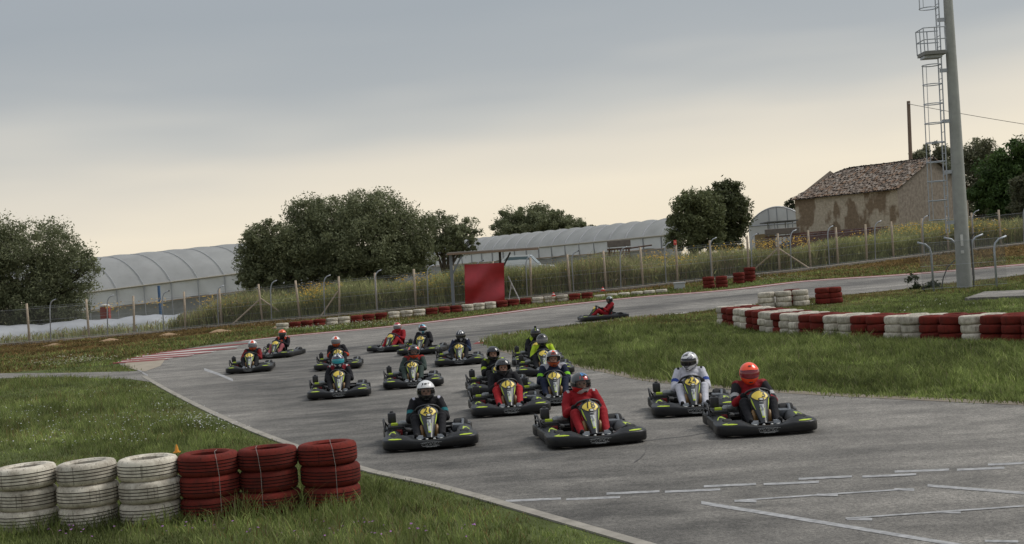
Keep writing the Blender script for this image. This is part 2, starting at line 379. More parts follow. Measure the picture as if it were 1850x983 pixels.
# outer kerb: diagonal red and white stripes
kerb = tag(empty('kerb'), kind='structure')
KL = smoothline(OUT[2:], .3); kl = np.array(KL); cum = np.concatenate([[0], np.cumsum(np.linalg.norm(np.diff(kl, axis=0), axis=1))])
def kpt(s_, off):
    x = np.interp(s_, cum, kl[:, 0]); y = np.interp(s_, cum, kl[:, 1]); x2 = np.interp(s_+.4, cum, kl[:, 0]); y2 = np.interp(s_+.4, cum, kl[:, 1]); x1 = np.interp(s_-.4, cum, kl[:, 0]); y1 = np.interp(s_-.4, cum, kl[:, 1])
    t = np.array([x2-x1, y2-y1]); t /= np.linalg.norm(t); n = np.array([t[1], -t[0]])
    p = np.array([x, y])+n*off; return (p[0], p[1], float(zg(*p))+.02+.02*(1-abs(off-.5)))
KB = [((204, 657), (305, 650)), ((220, 652.5), (348, 643.5)), ((235, 648), (382, 638)), ((253, 643), (428, 630.5)), ((269, 639.5), (462, 620))]
def kband(A, B, th, m, dz):
    rows = []
    for t in np.linspace(0, 1, 9):
        x, y = A[0]+(B[0]-A[0])*t, A[1]+(B[1]-A[1])*t; w = th*(1 if t < .8 else 1-(t-.8)*3.5)
        p_, q_ = G(x, y-w/2), G(x, y+w/2); rows.append([(p_[0], p_[1], float(zg(p_[0], p_[1]))+dz), (q_[0], q_[1], float(zg(q_[0], q_[1]))+dz)])
    return MB().grid(rows).build('kerb_stripe', m, kerb)
for A, B in KB: kband(A, B, 2.1, M_KRED, .024)
for (A, B), (C_, D_) in zip(KB[:-1], KB[1:]): kband(((A[0]+C_[0])/2, (A[1]+C_[1])/2), ((B[0]+D_[0])/2-14, (B[1]+D_[1])/2+1), 2.3, M_KWHITE, .019)
tag(strip('kerb_line', [p for p in KL if p[0] > -11], .4, M_KRED, .021, side=-1.05), kind='structure'); tag(strip('kerb_line', [p for p in KL if p[0] > -12], .5, M_KRED, .02, side=-.1), kind='structure'); tag(strip('kerb_line', [p for p in KL if p[0] > -12], .4, M_KWHITE, .02, side=-.6), kind='structure')
ap = GP([(868, 622), (884, 614), (905, 608), (935, 601), (960, 597)])
apl = smoothline(ap, .3)
apex = tag(empty('apex_kerb'), kind='structure')
for i in range(0, len(apl)-3, 3):
    strip('kerb_stripe', apl[i:i+4], .9-.5*i/len(apl), M_KWHITE if (i//3) % 3 else M_KRED, .02, parent=apex, side=-.2)
for i, (x0, y0, x1, y1) in enumerate([(1118, 580, 1160, 575), (1160, 575, 1190, 571), (1190, 571, 1240, 566)]):
    strip('kerb_stripe', [G(x0, y0)[:2], G(x1, y1)[:2]], .4, M_KRED if i == 1 else M_KWHITE, .02, parent=apex)
dirt = tag(drape('ground_dust', [p[:2] for p in GP([(236, 652), (300, 648), (290, 662), (262, 672), (240, 668), (222, 660)])], mat('pale_dust', (.36, .31, .24), .95, var=.3, vscale=3), .019, 1.), kind='structure')
# tyre marks left on the asphalt
M_RUB = mat('rubber_mark', (.085, .082, .078), .8, var=.4, vscale=6)
def rubber(px, th): 
    o = paint('tyre_mark', px, th, M_RUB, .0165); return o
rubber([(1168, 810), (1165, 822), (1155, 832), (1146, 838)], 2.0); rubber([(960, 833), (1010, 822), (1062, 812)], 1.4); rubber([(1330, 775), (1240, 790), (1150, 800)], 1.2)
rubber([(430, 700), (560, 684), (700, 668), (870, 652)], 1.1); rubber([(520, 640), (700, 622), (860, 606), (1010, 590)], 1.6); rubber([(560, 652), (640, 643), (800, 625)], 1.2)

# ------------------------------------------------------------------ greenery
M_GRASS = mat('grass_blades', (.1, .14, .04), .75, attr='Col', trans=.4, spec=.2)
M_LEAF = mat('leaves', (.1, .14, .04), .65, attr='Col', trans=.3, spec=.3)
def blades(X, Y, H, Wd, cols, lean=.5, zoff=0.):
    n = len(X); Z = zg(X, Y)+zoff; a = rng.uniform(0, 2*np.pi, n); ca, sa = np.cos(a), np.sin(a)
    lx, ly = rng.normal(0, lean, n)*H, rng.normal(0, lean, n)*H
    p = np.stack([X, Y, Z], -1); sd_ = np.stack([ca, sa, 0*a], -1)*(Wd/2)[:, None]
    mid = p+np.stack([lx*.35, ly*.35, H*.6], -1); tip = p+np.stack([lx, ly, H], -1)
    V = np.stack([p-sd_, p+sd_, mid+sd_*.7, mid-sd_*.7, tip], 1).reshape(-1, 3)
    o = np.arange(n)*5
    F = np.concatenate([np.stack([o, o+1, o+2], -1), np.stack([o, o+2, o+3], -1), np.stack([o+3, o+2, o+4], -1)])
    C = np.repeat(cols, 5, 0); return V, F, C
TONE = rng.uniform(.62, 1.42, 4096)
def gcolors(n, dry, X, Y):
    base = np.array([.145, .188, .052]); hi = np.array([.33, .375, .13]); dryc = np.array([.23, .162, .066])
    u = rng.random((n, 1))**2; c = base*(1-u)+hi*u
    st = (rng.random((n, 1)) < .06); c = np.where(st, np.array([.26, .24, .13]), c)
    patch = (.82+.3*fx(X*2.3, Y*2.1))[:, None]
    d = (rng.random((n, 1)) < dry[:, None]*1.1); c = np.where(d, dryc*rng.uniform(.6, 1.3, (n, 1)), c)
    cell = TONE[(np.floor(X/.22).astype(int)*7+np.floor(Y/.4).astype(int)*131) % 4096][:, None]; cell2 = TONE[(np.floor(X/.9+.4*Y).astype(int)*17+np.floor(Y/1.1).astype(int)*57) % 4096][:, None]
    return c*patch*cell*(.5+.5*cell2)*rng.uniform(.75, 1.2, (n, 1))
road_np = np.array([p[:2] for p in dens(road_poly, 5)])
svc_np = np.array([p[:2] for p in svc_poly]); padA = G(1762, 538); 
def scatter(n, x0, x1, y0, y1, ref=14., pw=1.6, test=None):
    X = rng.uniform(x0, x1, n*1); Y = rng.uniform(y0, y1, n)
    keep = rng.random(n) < np.clip((ref/np.hypot(X, Y))**pw, 0, 1)
    # inside the wedge that the lens (plus a margin) sees
    keep &= np.abs(X) < Y*.42+2.5
    X, Y = X[keep], Y[keep]
    jx, jy = X+rng.normal(0, .10, len(X))+.10*fx(X*6, Y*5), Y+rng.normal(0, .18, len(X)); k = ~inpoly(jx, jy, road_np) & ~inpoly(jx, jy, svc_np)
    if test is not None: k &= test(X, Y)
    return X[k], Y[k]
parts = []
elx = np.array([p[0] for p in EDGE_L]); ely = np.array([p[1] for p in EDGE_L])
Xa, Ya = scatter(700000, -16, 3, 9.5, 47, 15, 1.5, lambda X, Y: (X < np.interp(Y, ely, elx)-.07))
Xb, Yb = scatter(900000, -2, 26, 18, 62, 22, 1.3, lambda X, Y: (X > -2) & (Y < np.interp(X, oxs, oys)-3))
Xc, Yc = scatter(330000, -34, 36, 44, 90, 50, 1.0, lambda X, Y: (Y > np.interp(X, oxs, oys, left=oys[0]-1)) & (Y < np.interp(X, fxs, fys)-.2))
for nm, X, Y, h0, h1, w in [('near', Xa, Ya, .06, .17, .0065), ('infield', Xb, Yb, .07, .20, .010), ('verge', Xc, Yc, .05, .14, .018)]:
    n = len(X); H = rng.uniform(h0, h1, n)*(.8+.5*fx(X*1.5+3, Y*1.2))*TONE[(np.floor(X/.3).astype(int)*11+np.floor(Y/.45).astype(int)*101) % 4096]
    if nm == 'infield': H *= np.where(Y < np.interp(X, [6, 11.2], [46, 30.4]), 1.25, .6)
    if nm == 'near':
        for (sx_, sy_) in [(53, 957), (164, 950), (276, 942), (384, 933), (491, 923), (600, 913)]:
            gq = G(sx_, sy_); dd = np.hypot(X-gq[0], Y-gq[1]+.18); H = np.where(dd < .55, H*1.25+.02, H)
    if nm == 'near': H *= np.clip((np.interp(Y, ely, elx)-X)/.9, .22, 1)
    D = np.hypot(X, Y); cols = gcolors(n, dryness(X, Y), X, Y)
    parts.append(blades(X, Y, H, w*(1+D/40)*rng.uniform(.7, 1.3, n), cols))
    print('grass', nm, n)
def join(parts):
    V = []; F = []; C = []; o = 0
    for v, f, c in parts: V.append(v); F.append(f+o); C.append(c); o += len(v)
    return np.concatenate(V), np.concatenate(F), np.concatenate(C)
V, F, C = join(parts)
tag(link('grass', bigmesh('grass', V, F, M_GRASS, C)), 'green and drying grass blades covering the ground beside the track', 'grass', kind='stuff')
# small flowers: white daisies in drifts, purple clover in the near corner
def dots(X, Y, Z, r, cols):
    n = len(X); k = 5; V = np.zeros((n, k+1, 3)); V[:, 0] = np.stack([X, Y, Z+r*.35], -1)
    for j in range(k):
        q = 2*np.pi*j/k; V[:, j+1] = np.stack([X+r*np.cos(q), Y+r*np.sin(q), Z+rng.normal(0, .3, n)*r], -1)
    o = np.arange(n)*(k+1); F = np.concatenate([np.stack([o, o+1+j, o+1+(j+1) % k], -1) for j in range(k)])
    return V.reshape(-1, 3), F, np.repeat(cols, k+1, 0)
fl = []
for (cx, cy, rx, ry, n) in [(330, 765, 60, 14, 330), (365, 770, 35, 12, 260), (300, 735, 50, 12, 160), (60, 752, 80, 16, 260), (230, 772, 90, 18, 220), (90, 800, 90, 18, 160), (240, 800, 50, 10, 120), (170, 720, 120, 20, 150), (420, 780, 50, 10, 110), (40, 780, 60, 10, 90)]:
    px = rng.normal(cx, rx*.6, n); py = rng.normal(cy, ry*.6, n)
    g = np.array([G(x, y) for x, y in zip(px, py)]); k = ~inpoly(g[:, 0], g[:, 1], road_np); g = g[k][:int(len(g)*.28)]
    fl.append(dots(g[:, 0], g[:, 1], g[:, 2]+rng.uniform(.08, .14, len(g)), rng.uniform(.008, .016, len(g)), np.full((len(g), 3), .62)*rng.uniform(.7, 1.1, (len(g), 1))))
for (cx, cy, rx, ry, n, c) in [(640, 588, 150, 5, 420, (.5, .52, .4)), (560, 594, 60, 5, 240, (.5, .52, .4)), (150, 652, 60, 5, 150, (.5, .5, .4)), (90, 660, 60, 4, 60, (.5, .5, .4)), (1650, 560, 200, 15, 40, (.45, .45, .36)), (1380, 505, 60, 4, 100, (.5, .5, .4))]:
    px = rng.normal(cx, rx*.55, n); py = rng.normal(cy, ry*.6, n)
    g = np.array([G(x, y) for x, y in zip(px, py)]); k = ~inpoly(g[:, 0], g[:, 1], road_np); g = g[k]
    fl.append(dots(g[:, 0], g[:, 1], g[:, 2]+rng.uniform(.08, .16, len(g)), rng.uniform(.015, .03, len(g)), np.array(c)*rng.uniform(.7, 1.1, (len(g), 1))))
px = rng.uniform(80, 860, 60); py = rng.uniform(962, 988, 60); g = np.array([G(x, y) for x, y in zip(px, py)]); g = g[~inpoly(g[:, 0], g[:, 1], road_np)]
fl.append(dots(g[:, 0], g[:, 1], g[:, 2]+rng.uniform(.08, .14, len(g)), rng.uniform(.008, .016, len(g)), np.array([.32, .14, .36])*rng.uniform(.7, 1.2, (len(g), 1))))
V, F, C = join(fl)
tag(link('wild_flowers', bigmesh('wild_flowers', V, F, mat('petals', (.6, .6, .6), .8, attr='Col', trans=.2), C)), 'tiny white and purple wild flowers scattered through the grass', 'flowers', kind='stuff')
# tall weeds behind the fence
def fy(X): return np.interp(X, fxs, fys)
n = 200000; X = rng.uniform(-33, 40, n); Y = fy(X)+.95+rng.random(n)**1.6*9
dn = np.clip((X+23)/9, .10, 1)*np.clip(.75+.5*fx(X*.8, Y*.2), .25, 1); k = rng.random(n) < dn; X, Y = X[k], Y[k]; n = len(X)
H = rng.uniform(1.0, 2.45, n)*(.8+.3*fx(X*.9+5, Y*.4))*np.clip((X+26)/9, .32, 1)*np.interp(X, [5, 14], [1, .82]); u = rng.random((n, 1)); c = (np.array([.14, .165, .060])*(1-u)+np.array([.37, .37, .16])*u)*(.55+.75*TONE[(np.floor(X/.7).astype(int)*13+np.floor(Y/1.5).astype(int)*71) % 4096][:, None])
tan_ = rng.random((n, 1)) < (.20+.22*fx(X*.6, Y*.1))[:, None]; c = np.where(tan_, np.array([.38, .31, .18]), c)*rng.uniform(.6, 1.2, (n, 1))
wp = [blades(X, Y, H, rng.uniform(.02, .06, n), c, .14)]
n2 = 110000; i = rng.integers(0, n, n2); hh = rng.random(n2)**.7
wp.append(blades(X[i]+rng.normal(0, .12, n2), Y[i]+rng.normal(0, .1, n2), rng.uniform(.1, .3, n2), rng.uniform(.03, .07, n2), c[i]*rng.uniform(.8, 1.3, (n2, 1)), .9, zoff=H[i]*hh*.9))
V, F, C = join(wp)
tag(link('tall_weeds', bigmesh('tall_weeds', V, F, M_GRASS, C)), 'tall green and straw coloured weeds growing behind the fence', 'weeds', kind='stuff')
yf = []
for (cx, cy, rx, ry, n) in [(195, 553, 30, 9, 90), (280, 545, 26, 12, 60), (385, 545, 35, 14, 160), (440, 550, 20, 12, 60), (560, 530, 28, 22, 330), (580, 525, 30, 18, 200), (770, 505, 70, 22, 420), (800, 520, 50, 16, 200), (930, 500, 60, 24, 90), (1185, 462, 25, 10, 160), (1225, 470, 30, 14, 120), (1310, 445, 40, 10, 120), (1385, 440, 40, 12, 260), (1440, 435, 30, 12, 150), (1640, 410, 40, 10, 200), (1560, 425, 60, 10, 80), (1780, 408, 50, 12, 260), (1700, 412, 50, 10, 160), (1040, 480, 80, 20, 60)]:
    for _ in range(n):
        x, y = rng.normal(cx, rx*.55), rng.normal(cy, ry*.55); Yd = float(fy((x-925)/31.))+rng.uniform(.6, 2.5); q = P(x, y, Yd); hgt = q[2]-float(zg(q[0], q[1]))
        if .35 < hgt < 2.1: yf.append(q)
g = np.array(yf); V, F, C = dots(g[:, 0], g[:, 1], g[:, 2], rng.uniform(.025, .055, len(g)), np.array([.70, .43, .03])*rng.uniform(.7, 1.25, (len(g), 1)))
tag(link('yellow_flowers', bigmesh('yellow_flowers', V, F, mat('petals', attr='Col'), C)), 'yellow wild flowers blooming among the tall weeds', 'flowers', kind='stuff')

# ------------------------------------------------------------------ trees
M_BARK = mat('bark', (.10, .08, .06), .95, var=.4, vscale=6, bump=.8, bscale=12)
def tree(name, label, base, lobes, n, leaf=.15, col=(.098, .116, .056), hi=(.265, .285, .16), trunk_r=.28, group='trees beyond the fence', fork=1.4, up=.35):
    """lobes: (cx, cy, cz, rx, ry, rz) in metres relative to the base"""
    root = empty(name, base); tag(root, label, 'tree', group)
    tb = MB(); r0 = random.Random(sum(map(ord, label)))
    tb.tube([(0, 0, -.3), (.05, 0, fork*.5), (-.05, .05, fork)], [trunk_r*1.25, trunk_r, trunk_r*.8], 8)
    for (cx, cy, cz, rx, ry, rz) in lobes:
        tb.tube([(0, 0, fork*.85), (cx*.35, cy*.35, fork+(cz-fork)*.45), (cx*.8, cy*.8, cz*.95), (cx*1.1, cy*1.1, cz+rz*.55)], [trunk_r*.62, trunk_r*.42, trunk_r*.22, trunk_r*.07], 6)
        for _ in range(5):
            q = r0.uniform(0, 6.28); e = r0.uniform(.1, .9)
            tb.tube([(cx*.6, cy*.6, cz*.8), (cx+rx*.45*math.cos(q), cy+ry*.45*math.sin(q), cz+rz*.25*e), (cx+rx*.85*math.cos(q), cy+ry*.85*math.sin(q), cz+rz*.6*(e-.3))], [trunk_r*.2, trunk_r*.12, trunk_r*.03], 5)
    tb.build('trunk', M_BARK, root, True)
    vol = np.array([l[3]*l[4]*l[5] for l in lobes])**.72; cnt = (n*vol/vol.sum()).astype(int)
    VV = []; CC = []
    for l, m in zip(lobes, cnt):
        # sub-clumps on the lobe's shell give light and dark masses
        ncl = max(18, m//90); d = rng.normal(size=(ncl, 3)); d /= np.linalg.norm(d, axis=1)[:, None]
        rr = rng.uniform(.15, 1.12, (ncl, 1))**.5
        cc = np.array(l[:3])+d*rr*np.array(l[3:]); cs = rng.uniform(.14, .50, ncl)*min(l[3], l[5])
        w = rng.integers(0, ncl, m); off = rng.normal(size=(m, 3)); off *= (rng.random((m, 1))**.45/np.linalg.norm(off, axis=1)[:, None])
        p = cc[w]+off*cs[w][:, None]*np.array([1.15, 1.15, .95])+np.where(rng.random((m, 1)) < .06, rng.normal(0, .16, (m, 3)), 0)
        a = rng.normal(size=(m, 3)); a[:, 2] = a[:, 2]*.8+up; a /= np.linalg.norm(a, axis=1)[:, None]
        b_ = np.cross(a, rng.normal(size=(m, 3))); b_ /= np.linalg.norm(b_, axis=1)[:, None]
        ln = (leaf*rng.uniform(.6, 1.4, m))[:, None]; wd = ln*.34
        V = np.stack([p-a*ln*.5, p+b_*wd*.5, p+a*ln*.5, p-b_*wd*.5], 1)
        tone = rng.uniform(.0, 1, ncl)[w][:, None]*.55+rng.random((m, 1))*.45
        cl = (np.array(col)*(1-tone)+np.array(hi)*tone)*rng.uniform(.75, 1.2, (m, 1))
        VV.append(V.reshape(-1, 3)); CC.append(np.repeat(cl, 4, 0))
    V = np.concatenate(VV); C = np.concatenate(CC); kk = V[:, 2] > .15; V[~kk, 2] = .15
    F = np.arange(len(V)).reshape(-1, 4)
    o = link('crown', bigmesh('crown', V, F, M_LEAF, C), root)
    return root
def base_at(x, Y, y=None):
    p = P(x, 500, Y); return (p[0], Y, float(zg(p[0], Y)))
def lobes_px(base, Y, L):          # lobes in pixels (cx, cy, rx, ry) -> metres relative to the base
    out = []
    for (x, y, rx, ry) in L:
        q = P(x, y, Y); s_ = FPX/Y; out.append((q[0]-base[0], rng.uniform(-.25, .25)*rx/s_, q[2]-base[2], rx/s_, rx/s_*.85, ry/s_))
    return out
def ptree(name, label, x, Y, L, n, **k):
    b_ = base_at(x, Y); return tree(name, label, b_, lobes_px(b_, Y, L), n, **k)
OL = dict(leaf=.20)
ptree('olive_tree', 'broad dark olive tree whose crown hangs over white ground sheeting', 60, 90, [(55, 450, 85, 50), (-20, 455, 80, 55), (120, 470, 50, 42), (30, 505, 100, 50), (105, 525, 65, 40), (-40, 530, 80, 45), (150, 495, 32, 40), (40, 555, 110, 38), (110, 560, 50, 28), (60, 580, 90, 22)], 85000, **OL)
ptree('olive_tree', 'widest and tallest olive tree, its crown touching the fence weeds', 640, 93, [(600, 400, 75, 45), (670, 395, 70, 48), (730, 410, 50, 45), (560, 400, 45, 40), (640, 445, 110, 48), (740, 450, 42, 38), (560, 450, 60, 45), (690, 470, 75, 34), (600, 475, 80, 32), (660, 492, 90, 22), (540, 480, 40, 26), (755, 475, 30, 24)], 125000, **OL)
ptree('olive_tree', 'smaller olive tree leaning against the widest olive tree', 500, 91, [(480, 430, 42, 30), (460, 465, 34, 35), (510, 450, 50, 40), (480, 490, 50, 28), (470, 505, 45, 20), (530, 495, 45, 25)], 44000, **OL)
ptree('olive_tree', 'low olive tree standing behind the scalloped greenhouse roof start', 805, 128, [(800, 412, 32, 26), (845, 420, 24, 22), (820, 432, 48, 24), (795, 448, 45, 24), (775, 430, 30, 30), (845, 440, 25, 14)], 14000, leaf=.28)
ptree('olive_tree', 'distant olive tree rising behind the middle of the scalloped greenhouse', 970, 190, [(930, 402, 40, 24), (985, 395, 45, 22), (1030, 405, 30, 16), (960, 415, 75, 20), (1000, 415, 60, 18), (920, 415, 40, 20), (1040, 412, 34, 14), (965, 400, 60, 26)], 42000, leaf=.36)
ptree('olive_tree', 'pale bushy olive tree at the end of the scalloped greenhouse', 1255, 91, [(1250, 385, 42, 38), (1235, 405, 28, 25), (1270, 415, 36, 26), (1255, 365, 28, 22), (1240, 430, 36, 22), (1275, 435, 36, 20), (1285, 385, 28, 34)], 28000, leaf=.22, col=(.095, .115, .05), hi=(.22, .24, .12))
ptree('dense_tree', 'darker taller tree growing beside the pale bushy olive', 1318, 93, [(1318, 355, 30, 28), (1325, 385, 30, 35), (1300, 352, 26, 24), (1295, 390, 28, 34), (1320, 420, 32, 24), (1310, 440, 34, 16)], 24000, leaf=.24, col=(.055, .07, .03), hi=(.135, .15, .072))
ptree('dense_tree', 'small round dark tree peeping past the farmhouse corner', 1427, 150, [(1428, 370, 12, 11), (1432, 380, 12, 10), (1430, 392, 12, 12)], 2500, leaf=.28, col=(.03, .04, .018), hi=(.06, .07, .03))
ptree('olive_tree', 'grey green olive trees tops showing over the farmhouse ridge', 1690, 150, [(1690, 275, 28, 18), (1670, 285, 25, 14), (1715, 290, 30, 20), (1690, 310, 45, 25)], 14000, leaf=.34, col=(.10, .115, .065), hi=(.24, .24, .15))
ptree('olive_tree', 'feathery grey green olive tree behind the steel mast', 1775, 140, [(1775, 275, 30, 24), (1755, 290, 28, 22), (1800, 285, 24, 20), (1775, 315, 50, 26), (1780, 350, 50, 28), (1770, 385, 45, 25)], 24000, leaf=.32, col=(.07, .08, .045), hi=(.24, .245, .15))
ptree('leafy_tree', 'dark green broadleaf tree spreading beside the farmhouse gable', 1830, 108, [(1800, 310, 38, 34), (1830, 285, 30, 30), (1865, 275, 40, 32), (1785, 345, 34, 28), (1830, 340, 50, 40), (1880, 330, 50, 45), (1800, 372, 40, 22), (1850, 380, 60, 30)], 45000, leaf=.30, col=(.036, .07, .019), hi=(.095, .155, .042))
ptree('olive_tree', 'lighter olive bush in front of the dark broadleaf tree', 1850, 100, [(1848, 335, 20, 26), (1862, 360, 28, 30), (1845, 385, 24, 20), (1855, 405, 30, 18)], 14000, leaf=.24, col=(.075, .085, .045), hi=(.15, .15, .09))
# weedy bush at the mast foot
bq = G(1668, 528); tree('leafy_bush', 'dark leafy weed bush at the foot of the mesh enclosure post', tuple(bq), [(0, 0, .28, .5, .4, .28), (.45, .1, .2, .4, .3, .2), (-.35, 0, .5, .25, .25, .35)], 1500, leaf=.10, col=(.03, .045, .02), hi=(.07, .09, .04), trunk_r=.03, fork=.15, group='bushes by the track')

# ------------------------------------------------------------------ fences
M_GALV = mat('galvanised_steel', (.42, .45, .49), .5, metal=.3, var=.25, vscale=5)
M_POST = mat('weathered_post', (.48, .39, .29), .9, var=.3, vscale=6, bump=.4)
M_MESH = mat('chain_link', (.30, .31, .31), .6, metal=.2, alpha=.11)
fence = empty('chain_link_fence', tuple(FENCE[0])); tag(fence, 'long chain link fence on grey steel posts with bent tops', 'fence')
def child(o, parent): o.parent = parent; o.matrix_parent_inverse = parent.matrix_basis.inverted(); return o
pm = MB().tube([(0, 0, -.3), (0, 0, 1.75), (.03, 0, 2.0), (.10, 0, 2.18), (.22, 0, 2.29), (.42, 0, 2.36)], .034, 7).mesh('steel_post', M_GALV, True)
cm = MB().box((.43, 0, 2.36), (.06, .08, .07)).mesh('post_cap', mat('black_cap', (.03, .03, .03), .6))
rr = random.Random(3)
for i, p in enumerate(FENCE):
    o = link('steel_post', pm, None, tuple(p+np.array([0, 0, .12])), (rr.uniform(-.01, .01), rr.uniform(.0, .045), rr.uniform(-.35, .35))); child(o, fence)
    if i % 2 == 0:
        c = link('post_cap', cm); c.parent = o
mb = MB()
for A, B in zip(FENCE[:-1], FENCE[1:]): mb.grid([[A+np.array([0, 0, .15]), A+np.array([0, 0, 2.05])], [B+np.array([0, 0, .15]), B+np.array([0, 0, 2.05])]])
child(mb.build('mesh_panel', M_MESH), fence)
for h in (.2, 1.1, 2.0): child(MB().tube([p+np.array([0, 0, h]) for p in FENCE], .008, 4).build('tension_wire', M_GALV), fence)
# concrete kerb wall that carries it
FL = [p[:2] for p in FENCE]
tag(strip('concrete_kerb_wall', FL, .55, M_CONC, 0, h=.13, side=.0), 'low grey concrete kerb wall running under the chain link fence', 'wall')
tag(strip('earth_bank', [q-np.array([0, 1.05]) for q in FL if q[0] < -10], .9, mat('bank_soil', (.13, .105, .08), .95, var=.4, vscale=2, bump=.6, bscale=8), .0, h=.05), kind='structure')
# timber-coloured posts of the field fence behind
pf = empty('field_fence', tuple(FENCE[0]+np.array([0, .9, 0]))); tag(pf, 'field fence of thin tan posts with diagonal braces among the weeds', 'fence')
tp = MB().tube([(0, 0, -.3), (0, 0, 1.2), (.01, 0, 2.28)], [.072, .068, .064], 7).mesh('post', M_POST, True)
FP_PX = [52, 145, 215, 303, 373, 454, 527, 602, 672, 743, 812, 885, 950, 1020, 1084, 1150, 1213, 1277, 1346, 1404, 1465, 1520, 1580, 1636, 1697, 1752, 1806, 1862]
for x in FP_PX:
    X = (x-925)/30.6+.2; Y = float(fy(X))+.75
    o = link('post', tp, None, (X, Y, float(zg(X, Y))+.05), (rr.uniform(-.02, .02), rr.uniform(-.075, .02), rr.uniform(0, 3))); child(o, pf)
for (x, d) in [(454, -1.6), (454, 1.6), (1404, -1.7), (1404, 1.7), (602, -1.0)]:
    X = (x-925)/30.6+.2; Y = float(fy(X))+.70; z = float(zg(X, Y))
    child(MB().tube([(X, Y, z+1.45), (X+d*1.1, Y-.05, z+.05)], .05, 6).build('brace', M_POST), pf)
fl2 = [np.array([(x-925)/30.6+.2, 0, 0]) for x in FP_PX]
for p in fl2: p[1] = float(fy(p[0]))+.75; p[2] = float(zg(p[0], p[1]))
for h in (.6, 1.3, 2.1): child(MB().tube([p+np.array([0, 0, h]) for p in fl2], .006, 4).build('wire', M_GALV), pf)
# sandy heaps at the post feet
M_SAND = mat('orange_sand', (.40, .27, .16), .95, var=.3, vscale=4, bump=.5, bscale=15)
for i, (x, y) in enumerate([(95, 626), (198, 617), (305, 607), (400, 600), (512, 592)]):
    q = G(x, y); h = MB()
    prof = [(.75, -.04), (.6, .05), (.4, .11), (.2, .15), (0.01, .17)]
    h.lathe([(r_, z_) for r_, z_ in prof], 14, closed=False); h.v = [(v[0]*(1+.2*math.sin(v[1]*5+i))*.95, v[1]*.5, v[2]*(1+.15*math.sin(v[0]*7+i))-.02) for v in h.v]
    o = h.build('sand_heap', M_SAND, None, True); o.location = tuple(q); tag(o, 'small heap of orange sand banked against a fence post foot', 'sand heap', 'sand heaps along the fence')

# ------------------------------------------------------------------ greenhouses
M_FILM = mat('greenhouse_film', (.74, .75, .76), .45, var=.22, vscale=.45, trans=.6, bump=.3, bscale=2)
M_FILM2 = mat('greenhouse_side_film', (.38, .39, .38), .6, var=.35, vscale=.7, trans=.3, bump=.4, bscale=2.5)
M_PIPE = mat('greenhouse_pipe', (.36, .37, .39), .6, metal=.3)
def tunnel(name, label, E0, E1, R0, R1, nb, skirt=None, gable=False, posts=True, scal=.10):
    E0, E1, R0, R1 = map(np.array, (E0, E1, R0, R1)); root = empty(name, (E0[0], E0[1], float(zg(E0[0], E0[1])))); tag(root, label, 'greenhouse')
    def sec(t, q, bulge=0.):            # q 0..1 from the near eave over the ridge to the far eave
        E = E0+(E1-E0)*t; R_ = R0+(R1-R0)*t; D = (R_-E)*np.array([1, 1, 0]); H = R_[2]-E[2]
        return E+D*2*q+np.array([0, 0, (H+bulge)*max(0, 1-(2*q-1)**2)**.82])
    rows = []; sub = 5
    for i in range(nb*sub+1):
        u = (i % sub)/sub; b_ = scal*math.sin(math.pi*u)
        rows.append([sec(i/(nb*sub), q, b_*(1 if q > 0 else 0)) for q in np.linspace(0, 1, 19)])
    child(MB().grid(rows).build('film', M_FILM, None, True), root)
    for i in range(nb+1):
        child(MB().tube([sec(i/nb, q)+np.array([0, -.03, .03]) for q in np.linspace(0, .62, 12)], .026, 5).build('hoop', M_PIPE), root)
    child(MB().tube([E0, E1], .07, 6).build('gutter', mat('gutter', (.36, .33, .27), .7)), root)
    if posts:
        for i in range(nb+1):
            E = E0+(E1-E0)*i/nb; child(MB().tube([(E[0], E[1], float(zg(E[0], E[1]))-.2), tuple(E)], .05, 5).build('upright', M_PIPE), root)
    if skirt:
        rows = []
        for i in range(nb*4+1):
            E = E0+(E1-E0)*i/(nb*4); w = .12*math.sin(i*1.7); rows.append([E+np.array([0, .04, .05]), E+np.array([0, .15+w, -(skirt)*.5+.05*math.sin(i*.9)]), E+np.array([0, .15-w*.6, -skirt+.12*math.sin(i*.6)])])
        child(MB().grid(rows).build('side_curtain', mat('white_curtain', (.74, .75, .76), .6, var=.12, vscale=.8), None, True), root)
        lo = []
        for i in range(nb+1):
            E = E0+(E1-E0)*i/nb; lo.append([E+np.array([0, .5, -skirt*.6]), np.array([E[0], E[1]+.5, float(zg(E[0], E[1]))-.1])])
        child(MB().grid(lo).build('side_film', M_FILM2), root)
        child(MB().tube([E0+np.array([0, 0, -skirt]), E1+np.array([0, 0, -skirt])], .04, 5).build('curtain_roller', mat('tan_roller', (.36, .26, .17), .8)), root)
    if gable:
        arc = [sec(0, q) for q in np.linspace(0, 1, 17)]; base = [np.array([p[0], p[1], float(zg(p[0], p[1]))-.1]) for p in arc]
        child(MB().grid([[a_, b_] for a_, b_ in zip(arc, base)]).build('gable_film', M_FILM2 if gable == 2 else M_FILM), root)
        child(MB().tube([p+np.array([0, -.05, 0]) for p in arc], .06, 5).build('gable_hoop', M_PIPE), root)
        for q in (.36, .5, .68):
            p = sec(0, q); child(MB().tube([(p[0], p[1]-.06, float(zg(p[0], p[1]))), (p[0], p[1]-.06, p[2])], .05, 5).build('mullion', M_PIPE), root)
        A, B = arc[0], arc[-1]; child(MB().tube([A+np.array([0, -.06, 0]), B+np.array([0, -.06, 0])], .06, 5).build('tie_bar', M_PIPE), root)
    return root
tunnel('greenhouse', 'plastic tunnel greenhouse with tan eave rail and rolled side curtain', P(60, 541, 112), P(640, 468, 118), P(-12, 484, 116), P(568, 428, 122), 12, skirt=1.5)
